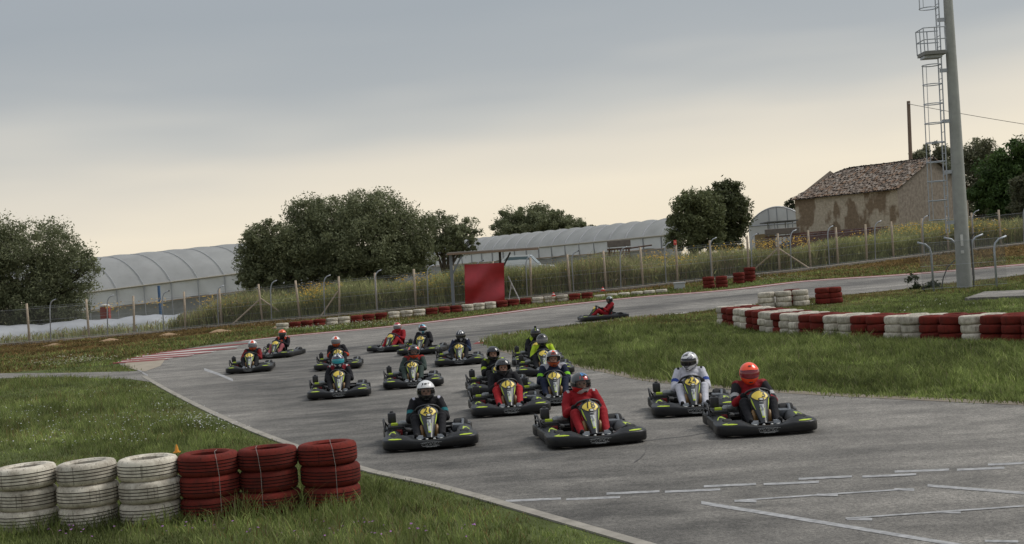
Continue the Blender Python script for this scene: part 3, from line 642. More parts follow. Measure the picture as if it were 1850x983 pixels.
tunnel('greenhouse', 'long low greenhouse with scalloped plastic roof behind the tarp shelter', P(690, 474, 178), P(1228, 423, 104), P(725, 446, 184), P(1258, 392, 109), 26, skirt=1.0, scal=.16)
tunnel('greenhouse', 'round ended greenhouse gable standing left of the farmhouse', P(1352, 409, 128), P(1352, 409, 128)+np.array([6, 26, .6]), P(1402, 374, 128), P(1402, 374, 128)+np.array([6, 26, .6]), 10, gable=True, posts=False)
# white ground sheeting in the field
sh = []
for i in range(70):
    X = -60+i*.56; Y0 = float(fy(X))+4.5+1.0*math.sin(i*.25)
    sh.append([(X, Y0+d, float(zg(X, Y0+d))+z_*(1+.06*math.sin(i*.9)+.05*math.sin(i*2.3))) for d, z_ in ((0, -.05), (.15, .55), (.6, .8), (1.3, .95), (2.2, 1.0), (3.2, .9), (3.7, .5), (3.8, -.05))])
tag(MB().grid(sh).build('ground_sheeting', mat('white_sheeting', (.50, .52, .55), .6, var=.2, vscale=1, trans=.2), None, True), 'white plastic sheeting laid over the field behind the fence', 'sheeting')

# ------------------------------------------------------------------ farmhouse
def house():
    c = P(1628, 446, 112); base = np.array([c[0], 112., float(zg(c[0], 112))]); ph = rad(-46)
    root = empty('stone_farmhouse', tuple(base), ph); tag(root, 'old stone farmhouse with peeling plaster and a mossy tiled roof', 'house')
    s_ = FPX/112; L = 190/s_/math.cos(ph-rad(-15.5))*1.0; D = 11.6; EH = 4.75; RH = 7.2    # local x runs left from the near corner, y to the back
    m = bpy.data.materials.new('peeling_plaster'); m.use_nodes = True; t = m.node_tree; b_ = t.nodes['Principled BSDF']; b_.inputs['Roughness'].default_value = .95; b_.inputs['Specular IOR Level'].default_value = .1
    tcn = t.nodes.new('ShaderNodeTexCoord'); mpn = t.nodes.new('ShaderNodeMapping'); mpn.inputs['Scale'].default_value = (1, 1, .55); t.links.new(tcn.outputs['Object'], mpn.inputs[0])
    n1 = t.nodes.new('ShaderNodeTexNoise'); n1.inputs['Scale'].default_value = .62; n1.inputs['Detail'].default_value = 3; t.links.new(mpn.outputs[0], n1.inputs['Vector'])
    r = t.nodes.new('ShaderNodeValToRGB'); r.color_ramp.elements[0].position = .47; r.color_ramp.elements[0].color = (.47, .40, .31, 1); r.color_ramp.elements[1].position = .52; r.color_ramp.elements[1].color = (.235, .175, .12, 1); t.links.new(n1.outputs['Fac'], r.inputs[0])
    n2 = t.nodes.new('ShaderNodeTexNoise'); n2.inputs['Scale'].default_value = 5; n2.inputs['Detail'].default_value = 8; n2.inputs['Roughness'].default_value = .7; t.links.new(tcn.outputs['Object'], n2.inputs['Vector'])
    mu = t.nodes.new('ShaderNodeMix'); mu.data_type = 'RGBA'; mu.blend_type = 'OVERLAY'; mu.inputs['Factor'].default_value = .75; t.links.new(r.outputs[0], mu.inputs['A']); t.links.new(n2.outputs['Fac'], mu.inputs['B']); t.links.new(mu.outputs['Result'], b_.inputs['Base Color'])
    bp = t.nodes.new('ShaderNodeBump'); bp.inputs['Distance'].default_value = .06; bp.inputs['Strength'].default_value = .7; t.links.new(n2.outputs['Fac'], bp.inputs['Height']); t.links.new(bp.outputs[0], b_.inputs['Normal'])
    stone = mat('rubble_stone', (.29, .25, .205), .95, var=.6, vscale=3.2, var2=(.13, .105, .08), bump=.9, bscale=9)
    # walls: front with a plaster face, gables of rubble
    MB().add([(0, 0, -1), (-L, 0, -1), (-L, 0, EH), (0, 0, EH)], [(0, 1, 2, 3)]).build('front_wall', m, root)
    MB().add([(0, 0.002, -1), (0, D, -1), (0, D, EH), (0, D/2, RH), (0, 0.002, EH)], [(0, 1, 2, 3, 4)]).build('gable_wall', stone, root)
    MB().add([(-L, 0.002, -1), (-L, D, -1), (-L, D, EH), (-L, D/2, RH), (-L, 0.002, EH)], [(0, 1, 2, 3, 4)]).build('gable_wall', stone, root)
    MB().add([(0, D, -1), (-L, D, -1), (-L, D, EH), (0, D, EH)], [(0, 1, 2, 3)]).build('rear_wall', stone, root)
    # roof deck and barrel tiles, jittered row by row
    def rp(x, q, side):     # q 0 eave .. 1 ridge, sagging old roof
        sag = -.22*math.sin(math.pi*min(1, max(0, -x/L)))*math.sin(math.pi*q*.9)
        edge = .55*max(0, (-x/L-.72)/.28)**2*q
        y = (-.35+q*(D/2+.35)) if side == 0 else (D+.35-q*(D/2+.35)); return (x, y, EH-.12+q*(RH-EH+.16)+sag-edge)
    dk = MB()
    for sd in (0, 1): dk.grid([[rp(.25-(L+.5)*i/14, q, sd) for q in np.linspace(0, 1, 7)] for i in range(15)])
    deck = dk.build('roof', mat('roof_underlay', (.10, .075, .06), .95, var=.4, vscale=3), root)
    tl = MB(); cols_ = int((L+.5)/.24); r1 = random.Random(5)
    tiles_c = []
    for sd in (0, 1):
        nrow = 15 if sd == 0 else 4
        for i in range(cols_):
            for j in range(nrow):
                x = .25-(L+.5)*(i+.5)/cols_+r1.uniform(-.03, .03); q0 = j/15 if sd == 0 else 1-(j+1)/15; q1 = q0+1.25/15
                A = Vector(rp(x, min(q0, 1), sd)); B = Vector(rp(x, min(q1, 1.02), sd)); w = .115*r1.uniform(.85, 1.15); tw = r1.uniform(-.05, .05); lift = r1.uniform(.02, .09)
                v = []
                for Pn, k_, dz in ((A, 1.0, lift), (B, .8, lift-.03)):
                    for an in (0, 45, 90, 135, 180):
                        v.append((Pn.x+math.cos(rad(an))*w*k_+(tw if k_ == 1 else 0), Pn.y, Pn.z+math.sin(rad(an))*w*.75*k_+dz))
                tl.add(v, [(a_, a_+1, a_+6, a_+5) for a_ in range(4)], 0); tiles_c += [r1.random()]*4
    tm = mat('roof_tiles', attr='Col', rough=.9, var=.3, vscale=6)
    o = link('roof_tiles', bigmesh('roof_tiles', np.array(tl.v), np.array(tl.f), tm), deck); o['kind'] = 'stuff'
    ca = o.data.color_attributes.new('Col', 'FLOAT_COLOR', 'POINT'); tone = np.repeat(np.array(tiles_c).reshape(-1, 4)[:, 0], 10)
    pal = np.array([(.17, .125, .095), (.24, .19, .15), (.29, .245, .205), (.22, .14, .09), (.12, .095, .075)]); cc = np.ones((len(tone), 4), np.float32); cc[:, :3] = pal[(tone*4.999).astype(int)]; ca.data.foreach_set('color', cc.ravel())
    MB().tube([rp(.25-(L+.5)*i/12, 1, 0) for i in range(13)], .14, 6).build('ridge_tiles', tm, deck)
    # rake moulding, dark doorway hints on the gable
    MB().grid([[(0.06, -.35+(D/2+.35)*q, EH-.24+q*(RH-EH+.16)), (0.06, -.35+(D/2+.35)*q, EH+.02+q*(RH-EH+.16))] for q in np.linspace(0, 1, 5)]).build('rake_board', mat('pale_mortar', (.30, .23, .16), .95, var=.3, vscale=5), root)
    return root
hs = house()
# rusty corrugated sheets leaning on the front
hq = P(1470, 452, 105); rs = MB(); nn = 70
rs.grid([[(-i*.105, .03*math.sin(i*1.6), 0), (-i*.105, .03*math.sin(i*1.6)+.25, 1.15)] for i in range(nn)])
o = rs.build('rusty_roof_sheet', mat('rusty_iron', (.13, .06, .05), .9, var=.5, vscale=3)); o.location = (P(1607, 446, 104)[0], 104, float(zg(24, 104))+.75); o.rotation_euler = (0, 0, rad(-12)); tag(o, 'rusty corrugated sheets propped along the farmhouse front', 'metal sheet')
MB().box((-3.6, .22, -.4), (7.2, .1, .8)).build('prop_rail', M_POST, o)
# wooden pole and cable
wp_ = P(1641, 300, 118); wb = np.array([wp_[0], 118, float(zg(wp_[0], 118))]); topz = P(1638, 183, 118)
wpole = empty('utility_pole', tuple(wb)); tag(wpole, 'bare wooden utility pole rising behind the farmhouse roof', 'pole')
child(MB().tube([tuple(wb), (topz[0]+.15, 118, topz[2])], [.19, .15], 8).build('shaft', mat('pole_wood', (.22, .16, .12), .9, var=.3, vscale=4)), wpole)
child(MB().tube([(topz[0]+.15, 117.85, topz[2]-.25), (topz[0]+.05, 117.7, topz[2]-.25)], .05, 6).build('insulator', mat('insulator', (.3, .3, .3), .4)), wpole)
a0 = P(1642, 188, 118); cpts = []
for t in np.linspace(0, 1, 24):
    x = 1642+(2250-1642)*t; y = 188+30*(x-1642)/208+7*4*(-(t-.5)**2+.25)*1.0-0; cpts.append(P(x, y, 118-10*t))
tag(MB().tube(cpts, .022, 5).build('overhead_cable', mat('cable_black', (.05, .05, .05), .6)), 'thin overhead cable running from the wooden pole', 'cable')
endp = cpts[-1]; tag(MB().tube([(endp[0], endp[1], float(zg(endp[0], endp[1]))), tuple(endp)], .15, 7).build('utility_pole', mat('pole_wood')), 'second wooden utility pole holding the far end of the cable', 'pole')

# ------------------------------------------------------------------ lighting mast with ladder and platform
def mast():
    b_ = G(1743, 520); Y = b_[1]; s_ = FPX/Y; root = empty('lighting_mast', tuple(b_)); tag(root, 'tall grey concrete mast with caged ladder and railed platform', 'mast')
    m = mat('mast_concrete', (.36, .37, .35), .85, var=.25, vscale=2.5, bump=.2, bscale=20); Mg = M_GALV
    h = 18.; lean = -.0; rb = 13.8/s_; rt = rb*.36
    rad_at = lambda z: rb+(rt-rb)*min(1, z/h); ax = lambda z: (.012*z, 0)      # the shaft leans a touch
    MB().tube([(ax(z)[0], 0, z) for z in np.linspace(-.3, h, 9)], [rad_at(max(z, 0)) for z in np.linspace(-.3, h, 9)], 20).build('shaft', m, root, True, 40)
    zpx = lambda y: (P(1725, y, Y)[2]-b_[2])
    lx = lambda z: ax(z)[0]-rad_at(z)-.26                        # ladder on the left of the shaft
    for dy in (-.2, .2): MB().tube([(lx(z), dy, z) for z in np.linspace(2.2, 16, 12)], .025, 6).build('ladder_rail', Mg, root)
    for z in np.arange(2.4, 16, .42): MB().tube([(lx(z), -.24, z), (lx(z), .24, z)], .014, 5).build('rung', Mg, root)
    for z in np.arange(2.6, 16, 2.0): MB().box((lx(z)+.15, 0, z), (.32, .10, .14)).build('bracket', Mg, root)
    def cage(z0, z1, n):
        for z in np.linspace(z0, z1, n):
            MB().tube([(lx(z)-.34+.36*math.cos(q), .36*math.sin(q), z) for q in np.linspace(-.0, 2*math.pi, 17)], .02, 5).build('cage_hoop', Mg, root)
        for q in (rad(140), rad(180), rad(220)): MB().tube([(lx(z)-.34+.36*math.cos(q), .36*math.sin(q), z) for z in np.linspace(z0, z1, 6)], .013, 5).build('cage_bar', Mg, root)
    cage(zpx(400)+.1, zpx(115), 9); zp = zpx(98); cage(zpx(12), 15.5, 5)
    pw = .88; x0 = ax(zp)[0]-rad_at(zp)-.1
    pl = MB(); pl.box((x0-pw/2, 0, zp+.07), (pw, 1.0, .14)); plat = pl.build('platform', mat('platform_steel', (.20, .20, .19), .6, metal=.3), root)
    MB().box((x0-pw/2-.05, 0, zp-.06), (.7, .6, .1)).build('platform_bracket', Mg, root)
    for (px_, py_) in [(x0-pw, -.5), (x0-pw*.5, -.5), (x0-.05, -.5), (x0-pw, .5), (x0-pw*.5, .5), (x0-.05, .5), (x0-pw, 0)]:
        MB().tube([(px_, py_, zp+.1), (px_, py_, zp+1.05)], .022, 5).build('rail_post', Mg, plat)
    for z in (zp+.58, zp+1.04): MB().tube([(x0, -.5, z), (x0-pw, -.5, z), (x0-pw, .5, z), (x0, .5, z)], .022, 5).build('guard_rail', Mg, plat)
    for z, hh, ww in ((zpx(435), .45, .10), (zpx(456), .12, .12)):
        MB().box((ax(z)[0]-.1, -rad_at(z)-.004, z), (ww, .02, hh)).build('label_plate', mat('pale_label', (.62, .62, .60), .6), root)
    MB().tube([(-.95, -.1, 0), (-.85, -.1, .45), (-.65, -.08, .85), (-rad_at(1)-.05, -.05, 1.1)], .022, 6).build('black_conduit', mat('cable_black'), root)
    MB().tube([(rad_at(0)+.03, -.1, 0), (rad_at(1.2)+.05, -.1, 1.3), (rad_at(2.0)+.06, -.1, 1.9), (rad_at(2)+.18, -.1, 2.1)], .03, 6).build('black_conduit', mat('cable_black'), root)
    # enclosure of bent posts and wire mesh
    f = empty('mesh_enclosure', tuple(b_)); tag(f, 'small chain link enclosure on bent steel posts around the mast foot', 'fence')
    C4 = []
    for (px_, py_, d) in [(1687, 527, -1), (1801, 519, 1), (1733, 512, -1), (1760, 508, 1)]:
        g = G(px_, py_); top = (528-437)/s_*.95; q = g-b_; C4.append(q)
        MB().tube([q+np.array([0, 0, -.2]), q+np.array([0, 0, top*.78]), q+np.array([d*.05, 0, top*.90]), q+np.array([d*.2, 0, top*.98]), q+np.array([d*.5, 0, top*1.03])], .042, 7).build('steel_post', M_GALV, f, True)
    w = MB(); o_ = [C4[0]+np.array([-.45, -.02, 0]), C4[1]+np.array([.4, -.02, 0])]
    w.grid([[o_[0]+np.array([0, 0, .1]), o_[0]+np.array([0, 0, 1.9])], [o_[1]+np.array([0, 0, .1]), o_[1]+np.array([0, 0, 1.9])]]); w.build('mesh_panel', mat('chain_link_near', (.20, .21, .21), .6, metal=.3, alpha=.22), f)
    for hh in (.12, 1.0, 1.9): MB().tube([o_[0]+np.array([0, 0, hh]), o_[1]+np.array([0, 0, hh])], .008, 4).build('tension_wire', M_GALV, f)
mast()

# ------------------------------------------------------------------ tarp shelter, step ladder, field clutter
def shelter():
    b0 = G(820, 557.5); Y = b0[1]; s_ = FPX/Y; root = empty('tarp_shelter', tuple(b0)); tag(root, 'flat roofed marshal shelter hung with a red tarpaulin', 'shelter')
    L = lambda x, y, d=0.: P(x, y, Y+d)-b0
    st = mat('shelter_steel', (.19, .21, .23), .6, metal=.3); dk = mat('dark_steel', (.05, .05, .05), .6)
    MB().tube([L(820, 563), L(814, 459)], .12, 4).build('post', st, root)
    g = G(907, 548); d = g[1]-Y+1.2
    MB().tube([L(907, 552, d), L(903, 455, d)], .10, 4).build('post', dk, root)
    MB().tube([L(815, 500), L(834, 462)], .06, 4).build('brace', st, root); MB().tube([L(910, 480, d), L(922, 456, d)], .06, 4).build('brace', dk, root)
    A, B = L(807, 459, -.4), L(972, 449, .9)
    r_ = MB(); up = np.array([0, 0, .07]); bk = np.array([.1, 2.2, .05])
    r_.add([A, B, B+bk, A+bk, A+up, B+up, B+bk+up, A+bk+up], [(0, 1, 2, 3), (4, 7, 6, 5), (0, 4, 5, 1), (1, 5, 6, 2), (2, 6, 7, 3), (3, 7, 4, 0)])
    r_.build('roof', mat('roof_board', (.24, .21, .18), .85, var=.3, vscale=2), root)
    MB().tube([A+np.array([0, -.04, -.03]), B+np.array([0, -.04, -.03])], .05, 4).build('fascia', mat('fascia_wood', (.22, .15, .10), .85), root)
    rows = []
    for i in range(25):
        u = i/24; row = []
        for j in range(21):
            v = j/20; x = 839+71.5*u+1.5*v; y = 478-3.5*u+(74.5+0*u)*v
            q = L(x, y, -.14+.09*math.sin(u*5+v*8)+.07*math.sin(u*3-v*6+1)+.02*math.sin((u*1.3+v)*11+2*math.sin(u*3))); row.append(q)
        rows.append(row)
    MB().grid(rows).build('tarpaulin', mat('red_tarpaulin', (.40, .026, .034), .5, var=.25, vscale=2), root, True)
    # step ladder beside it
    lb = G(925, 545); t = empty('step_ladder', tuple(lb)); tag(t, 'white folding step ladder standing open beside the red tarpaulin', 'ladder'); Ml = mat('white_aluminium', (.62, .62, .62), .4)
    Q = lambda x, y, dd=0.: P(x, y, lb[1]+dd)-lb
    for dd in (0, .35):
        MB().tube([Q(939, 543, dd), Q(918, 499, dd)], .035, 5).build('side_rail', Ml, t); MB().tube([Q(919, 545, dd), Q(924, 512, dd)], .028, 5).build('rear_leg', Ml, t)
    for k in range(5):
        u = k/5+.1; MB().box(tuple((Q(939-21*u, 543-44*u, .17))), (.10, .36, .03)).build('tread', Ml, t)
    MB().tube([Q(923, 520, 0), Q(929, 521, 0)], .02, 5).build('spreader', Ml, t)
shelter()
# rusty harrow in the field
def harrow(x, y, Y, label, n=9, w=2.6, col=(.17, .10, .075)):
    q = P(x, y, Y); b_ = np.array([q[0], Y, float(zg(q[0], Y))]); root = empty('rusty_harrow', tuple(b_)); tag(root, label, 'farm implement'); m = mat('rust', col, .9, var=.5, vscale=5); h = q[2]-b_[2]
    MB().box((0, 0, h), (w, .5, .42), rz=.0, bev=.03).build('hopper', mat('rust_grey', (.20, .17, .15), .85, var=.4, vscale=4), root)
    MB().box((0, 0, h-.35), (w*1.05, .12, .12)).build('frame', m, root)
    for i in range(n):
        x_ = -w/2+w*(i+.5)/n; MB().tube([(x_, 0, h-.35), (x_-.1, -.25, h-.7), (x_+.15, -.35, max(0, h-1.15))], .035, 5).build('tine', m, root)
    for sx in (-1, 1): MB().tube([(sx*w*.42, 0, h-.3), (sx*w*.42, .1, 0)], .06, 6).build('leg', m, root)
    MB().tube([(w/2, 0, h-.35), (w/2+1.4, .1, h-.25)], .05, 5).build('tow_bar', m, root)
harrow(1118, 440, 90, 'rusty seed harrow parked in the weeds before the scalloped greenhouse', n=8, w=1.5)
harrow(1413, 418, 98, 'rusty harrow roller lying by the braced fence post', n=7, w=2.4)
def car(x, y, Y, rz, col, label, name='parked_car', sc=(1, 1, 1), cat='car'):
    q = P(x, y, Y); zb = float(zg(q[0], Y)); root = empty(name, (q[0], Y, zb), rz); root.scale = sc; tag(root, label, cat)
    pm_ = mat('car_paint_%d' % int(col[0]*100), col, .3, coat=.5); gl = mat('car_glass', (.10, .15, .16), .1)
    prof = [(-2.0, .35), (-2.05, .75), (-1.75, .95), (-1.0, 1.0), (-.45, 1.42), (.9, 1.45), (1.55, 1.02), (1.98, .92), (2.02, .4)]
    MB().grid([[(p[0], sy*.82*(1 if p[1] < 1.05 else .8), p[1]) for p in prof] for sy in (-1, -.5, .5, 1)]).add([(p[0], -.82*(1 if p[1] < 1.05 else .8), p[1]) for p in prof], [tuple(range(9))]).add([(p[0], .82*(1 if p[1] < 1.05 else .8), p[1]) for p in prof], [tuple(range(9))]).build('body', pm_, root)
    for sy in (-1, 1):
        MB().add([(-.85, sy*.80, 1.02), (-.42, sy*.69, 1.36), (.85, sy*.69, 1.38), (1.35, sy*.80, 1.04)], [(0, 1, 2, 3)]).build('side_window', gl, root)
    MB().add([(-1.0, -.66, 1.03), (-1.0, .66, 1.03), (-.47, .58, 1.42), (-.47, -.58, 1.42)], [(0, 1, 2, 3)]).build('windscreen', gl, root).location = (-.012, 0, .01)
    for sx in (-1.3, 1.25):
        for sy in (-.78, .78):
            w = MB().lathe([(.18, -.09), (.31, -.09), (.33, 0), (.31, .09), (.18, .09)], 16, axis='Y', c=(sx, sy, .33)).build('wheel', mat('tyre_rubber', (.02, .02, .02), .85), root, True)
car(945, 478, 97, rad(170), (.62, .64, .63), 'white van half hidden by weeds behind the tarp shelter', 'parked_van', (1.15, 1.2, 1.7), 'van')
car(1432, 425, 112, rad(185), (.03, .045, .06), 'dark blue car parked under the open shed roof by the farmhouse')
def lean_to():
    q = P(1412, 400, 108); zb = float(zg(q[0], 108)); root = empty('open_shed', (q[0], 108, zb)); tag(root, 'open shed with flat grey roof beside the farmhouse', 'shed'); h = q[2]-zb
    MB().box((0, 1.2, h), (2.4, 3.2, .09)).build('roof', mat('shed_roof', (.10, .10, .10), .8), root)
    for sx in (-.6, .8):
        for sy in (-.2, 2.6): MB().tube([(sx, sy, -.2), (sx, sy, h)], .05, 5).build('post', M_PIPE, root)
    MB().box((-.9, 2.7, h*.42), (1.6, .1, h*.6)).build('boarding', mat('tan_board', (.36, .27, .15), .85, var=.3, vscale=2), root)
lean_to()
# small marshal lights, cones, meter box
M_RED = mat('signal_red', (.55, .03, .02), .4)
for (x, y, lab, hgt) in [(1213, 441, 'red signal lamp fixed on top of a tan fence post', .22)]:
    X = (1213-925)/30.6+.2; Y = float(fy(X))+.66; z = float(zg(X, Y))+2.28
    r_ = empty('signal_lamp', (X, Y, z)); tag(r_, lab, 'lamp')
    MB().box((0, 0, .12), (.17, .14, .28), bev=.02).build('housing', M_RED, r_); MB().box((0, -.07, .14), (.10, .02, .12)).build('lens', mat('lamp_lens', (.8, .25, .2), .3), r_); MB().tube([(0, .08, -.3), (0, .08, .05)], .02, 5).build('bracket', M_GALV, r_)
def cone(x, y, dz, label, col, h=.22, group=None):
    g = G(x, y); r_ = empty('marker_cone', (g[0], g[1], g[2]+dz)); tag(r_, label, 'cone', group)
    MB().lathe([(.02, h), (.045, h*.66), (.075, h*.33), (.10, .03), (.0, .03)], 12, closed=False).build('cone_body', col, r_, True)
    MB().box((0, 0, .012), (.26, .26, .024)).build('cone_base', col, r_)
    MB().lathe([(.050, h*.62), (.068, h*.42)], 12, closed=False).build('cone_band', mat('cone_white', (.7, .7, .7), .6), r_)
cone(1001, 547, .33, 'red marker cone standing between white tyres near the tarp shelter', M_RED)
cone(1090, 536, .3, 'red marker cone standing behind the lone kart driver', M_RED)
q = G(1228, 523); r_ = empty('meter_box', tuple(q)); tag(r_, 'small grey meter box on the ground past the white tyres', 'box')
MB().box((0, 0, .16), (.55, .35, .32), bev=.03).build('cabinet', mat('grey_plastic', (.42, .43, .43), .6), r_); MB().box((0, 0, .35), (.62, .42, .06), bev=.015).build('lid', mat('grey_plastic'), r_)
q = P(190, 558, 97); r_ = empty('crate_stack', (q[0], 97, float(zg(q[0], 97)))); tag(r_, 'red crates topped with white sacks behind the fence', 'crates')
for k in range(4): MB().box((0, 0, .22+.42*k), (.62, .5, .40), bev=.02).build('crate', mat('crate_red', (.30, .06, .05), .7), r_)
MB().ball((0, 0, 1.74), (.36, .28, .15)).build('sack', mat('sack_white', (.55, .55, .55), .9, bump=.5), r_, True)
q = P(288, 537, 108); r_ = tag(MB().tube([(q[0], 108, float(zg(q[0], 108))), (q[0], 108, q[2]+.9)], .11, 8).build('blue_barrel_post', mat('blue_plastic', (.06, .13, .26), .6)), 'blue plastic pipe standing by the greenhouse side', 'pipe')

# ------------------------------------------------------------------ tyres
def tyre_mesh(name, D, w, seg, m, grooves=True):
    R_ = D/2; p = [(R_*.60, -w*.40), (R_*.68, -w*.49), (R_*.80, -w*.50), (R_*.92, -w*.45), (R_*.975, -w*.36)]
    gz = [-.22, -.07, .07, .22] if grooves else []
    for g in gz: p += [(R_*(.997), w*(g-.022)), (R_*.94, w*(g-.016)), (R_*.94, w*(g+.016)), (R_*(.997), w*(g+.022))]
    if not grooves: p += [(R_, -w*.2), (R_, w*.2)]
    p += [(R_*.975, w*.36), (R_*.92, w*.45), (R_*.80, w*.50), (R_*.68, w*.49), (R_*.60, w*.40), (R_*.62, w*.2), (R_*.9, w*.15), (R_*.9, -w*.15), (R_*.62, -w*.2)]
    b_ = MB(); b_.lathe(p, seg)
    me = b_.mesh(name, m, True, 35)
    if grooves:
        me.materials.append(mat('tyre_rubber_bare_red', (.045, .012, .011), .9) if m is M_TR else mat('tyre_rubber_bare', (.17, .145, .12), .9))
        for f in me.polygons:
            r_ = math.hypot(f.center.x, f.center.y)
            if R_*.90 < r_ < R_*.985 and abs(f.center.z) < w*.27: f.material_index = 1
    return me
def tyre_paint(name, col, dirt, amt):
    m = bpy.data.materials.new(name); m.use_nodes = True; t = m.node_tree; b_ = t.nodes['Principled BSDF']; b_.inputs['Roughness'].default_value = .88; b_.inputs['Specular IOR Level'].default_value = .15; L = t.links
    tcn = t.nodes.new('ShaderNodeTexCoord'); oi = t.nodes.new('ShaderNodeObjectInfo'); ad_ = t.nodes.new('ShaderNodeVectorMath'); ad_.operation = 'ADD'
    L.new(tcn.outputs['Object'], ad_.inputs[0]); cmb = t.nodes.new('ShaderNodeMath'); cmb.operation = 'MULTIPLY'; cmb.inputs[1].default_value = 37; L.new(oi.outputs['Random'], cmb.inputs[0]); L.new(cmb.outputs[0], ad_.inputs[1])
    n = t.nodes.new('ShaderNodeTexNoise'); n.inputs['Scale'].default_value = 7; n.inputs['Detail'].default_value = 9; n.inputs['Roughness'].default_value = .72; L.new(ad_.outputs[0], n.inputs['Vector'])
    r = t.nodes.new('ShaderNodeMapRange'); r.inputs[1].default_value = .42; r.inputs[2].default_value = .75; r.inputs[4].default_value = amt; L.new(n.outputs['Fac'], r.inputs[0])
    mx_ = t.nodes.new('ShaderNodeMix'); mx_.data_type = 'RGBA'; mx_.inputs['A'].default_value = (*col, 1); mx_.inputs['B'].default_value = (*dirt, 1); L.new(r.outputs[0], mx_.inputs['Factor'])
    mp_ = t.nodes.new('ShaderNodeMapping'); mp_.inputs['Scale'].default_value = (1, 1, .0); L.new(tcn.outputs['Object'], mp_.inputs[0])
    # shoulder sipes: fine cuts round the tread where the paint broke
    n3 = t.nodes.new('ShaderNodeTexNoise'); n3.inputs['Scale'].default_value = 42; n3.inputs['Detail'].default_value = 2; L.new(mp_.outputs[0], n3.inputs['Vector'])
    r3 = t.nodes.new('ShaderNodeMapRange'); r3.inputs[1].default_value = .60; r3.inputs[2].default_value = .66; r3.inputs[4].default_value = .55*amt; L.new(n3.outputs['Fac'], r3.inputs[0])
    m2 = t.nodes.new('ShaderNodeMix'); m2.data_type = 'RGBA'; L.new(mx_.outputs['Result'], m2.inputs['A']); m2.inputs['B'].default_value = tuple(c*.35 for c in dirt)+(1,); L.new(r3.outputs[0], m2.inputs['Factor'])
    br = t.nodes.new('ShaderNodeMapRange'); br.inputs[3].default_value = .8; br.inputs[4].default_value = 1.12; L.new(oi.outputs['Random'], br.inputs[0])
    m3 = t.nodes.new('ShaderNodeMix'); m3.data_type = 'RGBA'; m3.blend_type = 'MULTIPLY'; m3.inputs['Factor'].default_value = 1; L.new(m2.outputs['Result'], m3.inputs['A']); L.new(br.outputs[0], m3.inputs['B']); L.new(m3.outputs['Result'], b_.inputs['Base Color'])
    bp = t.nodes.new('ShaderNodeBump'); bp.inputs['Strength'].default_value = .4; bp.inputs['Distance'].default_value = .01; L.new(n.outputs['Fac'], bp.inputs['Height']); L.new(bp.outputs[0], b_.inputs['Normal'])
    return m
M_TW = tyre_paint('tyre_white', (.62, .575, .485), (.20, .165, .125), 1.0); M_TR = tyre_paint('tyre_red', (.165, .025, .018), (.06, .022, .017), .9)
TWn, TRn = tyre_mesh('tyre', .62, .225, 48, M_TW), tyre_mesh('tyre', .62, .225, 48, M_TR)
TWf, TRf = tyre_mesh('tyre', .62, .205, 22, M_TW, False), tyre_mesh('tyre', .62, .205, 22, M_TR, False)
TWt, TRt = tyre_mesh('tyre', .62, .18, 20, M_TW, False), tyre_mesh('tyre', .62, .18, 20, M_TR, False)
rt = random.Random(11)
def stack(g, n, me, w, labels, group=None, jit=.012, z0=0.):
    for k in range(n):
        x, y = g[0]+rt.uniform(-jit, jit), g[1]+rt.uniform(-jit, jit)
        o = link('tyre', me, None, (x, y, float(zg(g[0], g[1]))+z0+w*(k+.5)-.006*k), (rt.uniform(-.02, .02), rt.uniform(-.02, .02), rt.uniform(0, 6.28)))
        q_ = 1+rt.uniform(-.045, .04); o.scale = (q_, q_*rt.uniform(.97, 1.03), 1)
        layer = '' if n == 1 else ('bottom' if k == 0 else 'top' if k == n-1 else 'middle')
        tag(o, labels[k] if isinstance(labels, (list, tuple)) else (layer+' layer '+labels if layer else labels), 'tyre', group)
order = ['bottom', 'middle', 'top']
near = [(53, 957, 0), (164, 950, 0), (276, 942, 0), (384, 933, 1), (491, 923, 1), (600, 913, 1)]
wh = ['white stack farthest from the red stacks', 'middle white stack of the row before the clover', 'white stack touching the red stacks']
rd = ['red stack touching the white stacks', 'middle red stack of the row before the clover', 'red stack nearest the asphalt edge']
for i, (x, y, r_) in enumerate(near):
    nm = (rd if r_ else wh)[i % 3]
    stack(G(x, y), 3, TRn if r_ else TWn, .225, ['%s tyre of the %s' % (k_, nm) for k_ in order], 'foreground tyre stacks', .012)
for i, x in ((3, 405), (4, 478), (5, 610)):      # tie wires over the red stacks
    g = G(near[i][0], near[i][1]); s_ = FPX/g[1]; dx = (x-near[i][0])/s_; z = g[2]
    MBw = MB().tube([(g[0]+dx-.04, g[1]+.05, z+.675), (g[0]+dx, g[1]-.24, z+.69), (g[0]+dx+.03, g[1]-.318, z+.62), (g[0]+dx+.05, g[1]-.325, z+.45), (g[0]+dx+.05, g[1]-.325, z+.08)], .0024, 5)
    tag(MBw.build('tie_wire', mat('wire_grey', (.25, .23, .21), .6)), 'thin tie wire looped over the %s' % rd[i-3], 'wire')
g = G(276, 942); r_ = empty('marker_cone', (g[0]+.255, g[1]+.16, g[2]+.665)); tag(r_, 'small orange marker standing on the white stack touching the red stacks', 'cone')
MB().lathe([(.006, .085), (.013, .06), (.024, .012), (.026, .0)], 12, closed=False).build('cone_body', mat('cone_orange', (.62, .26, .02), .5), r_, True)
MB().box((0, 0, .006), (.062, .062, .012)).build('cone_base', mat('cone_orange'), r_)
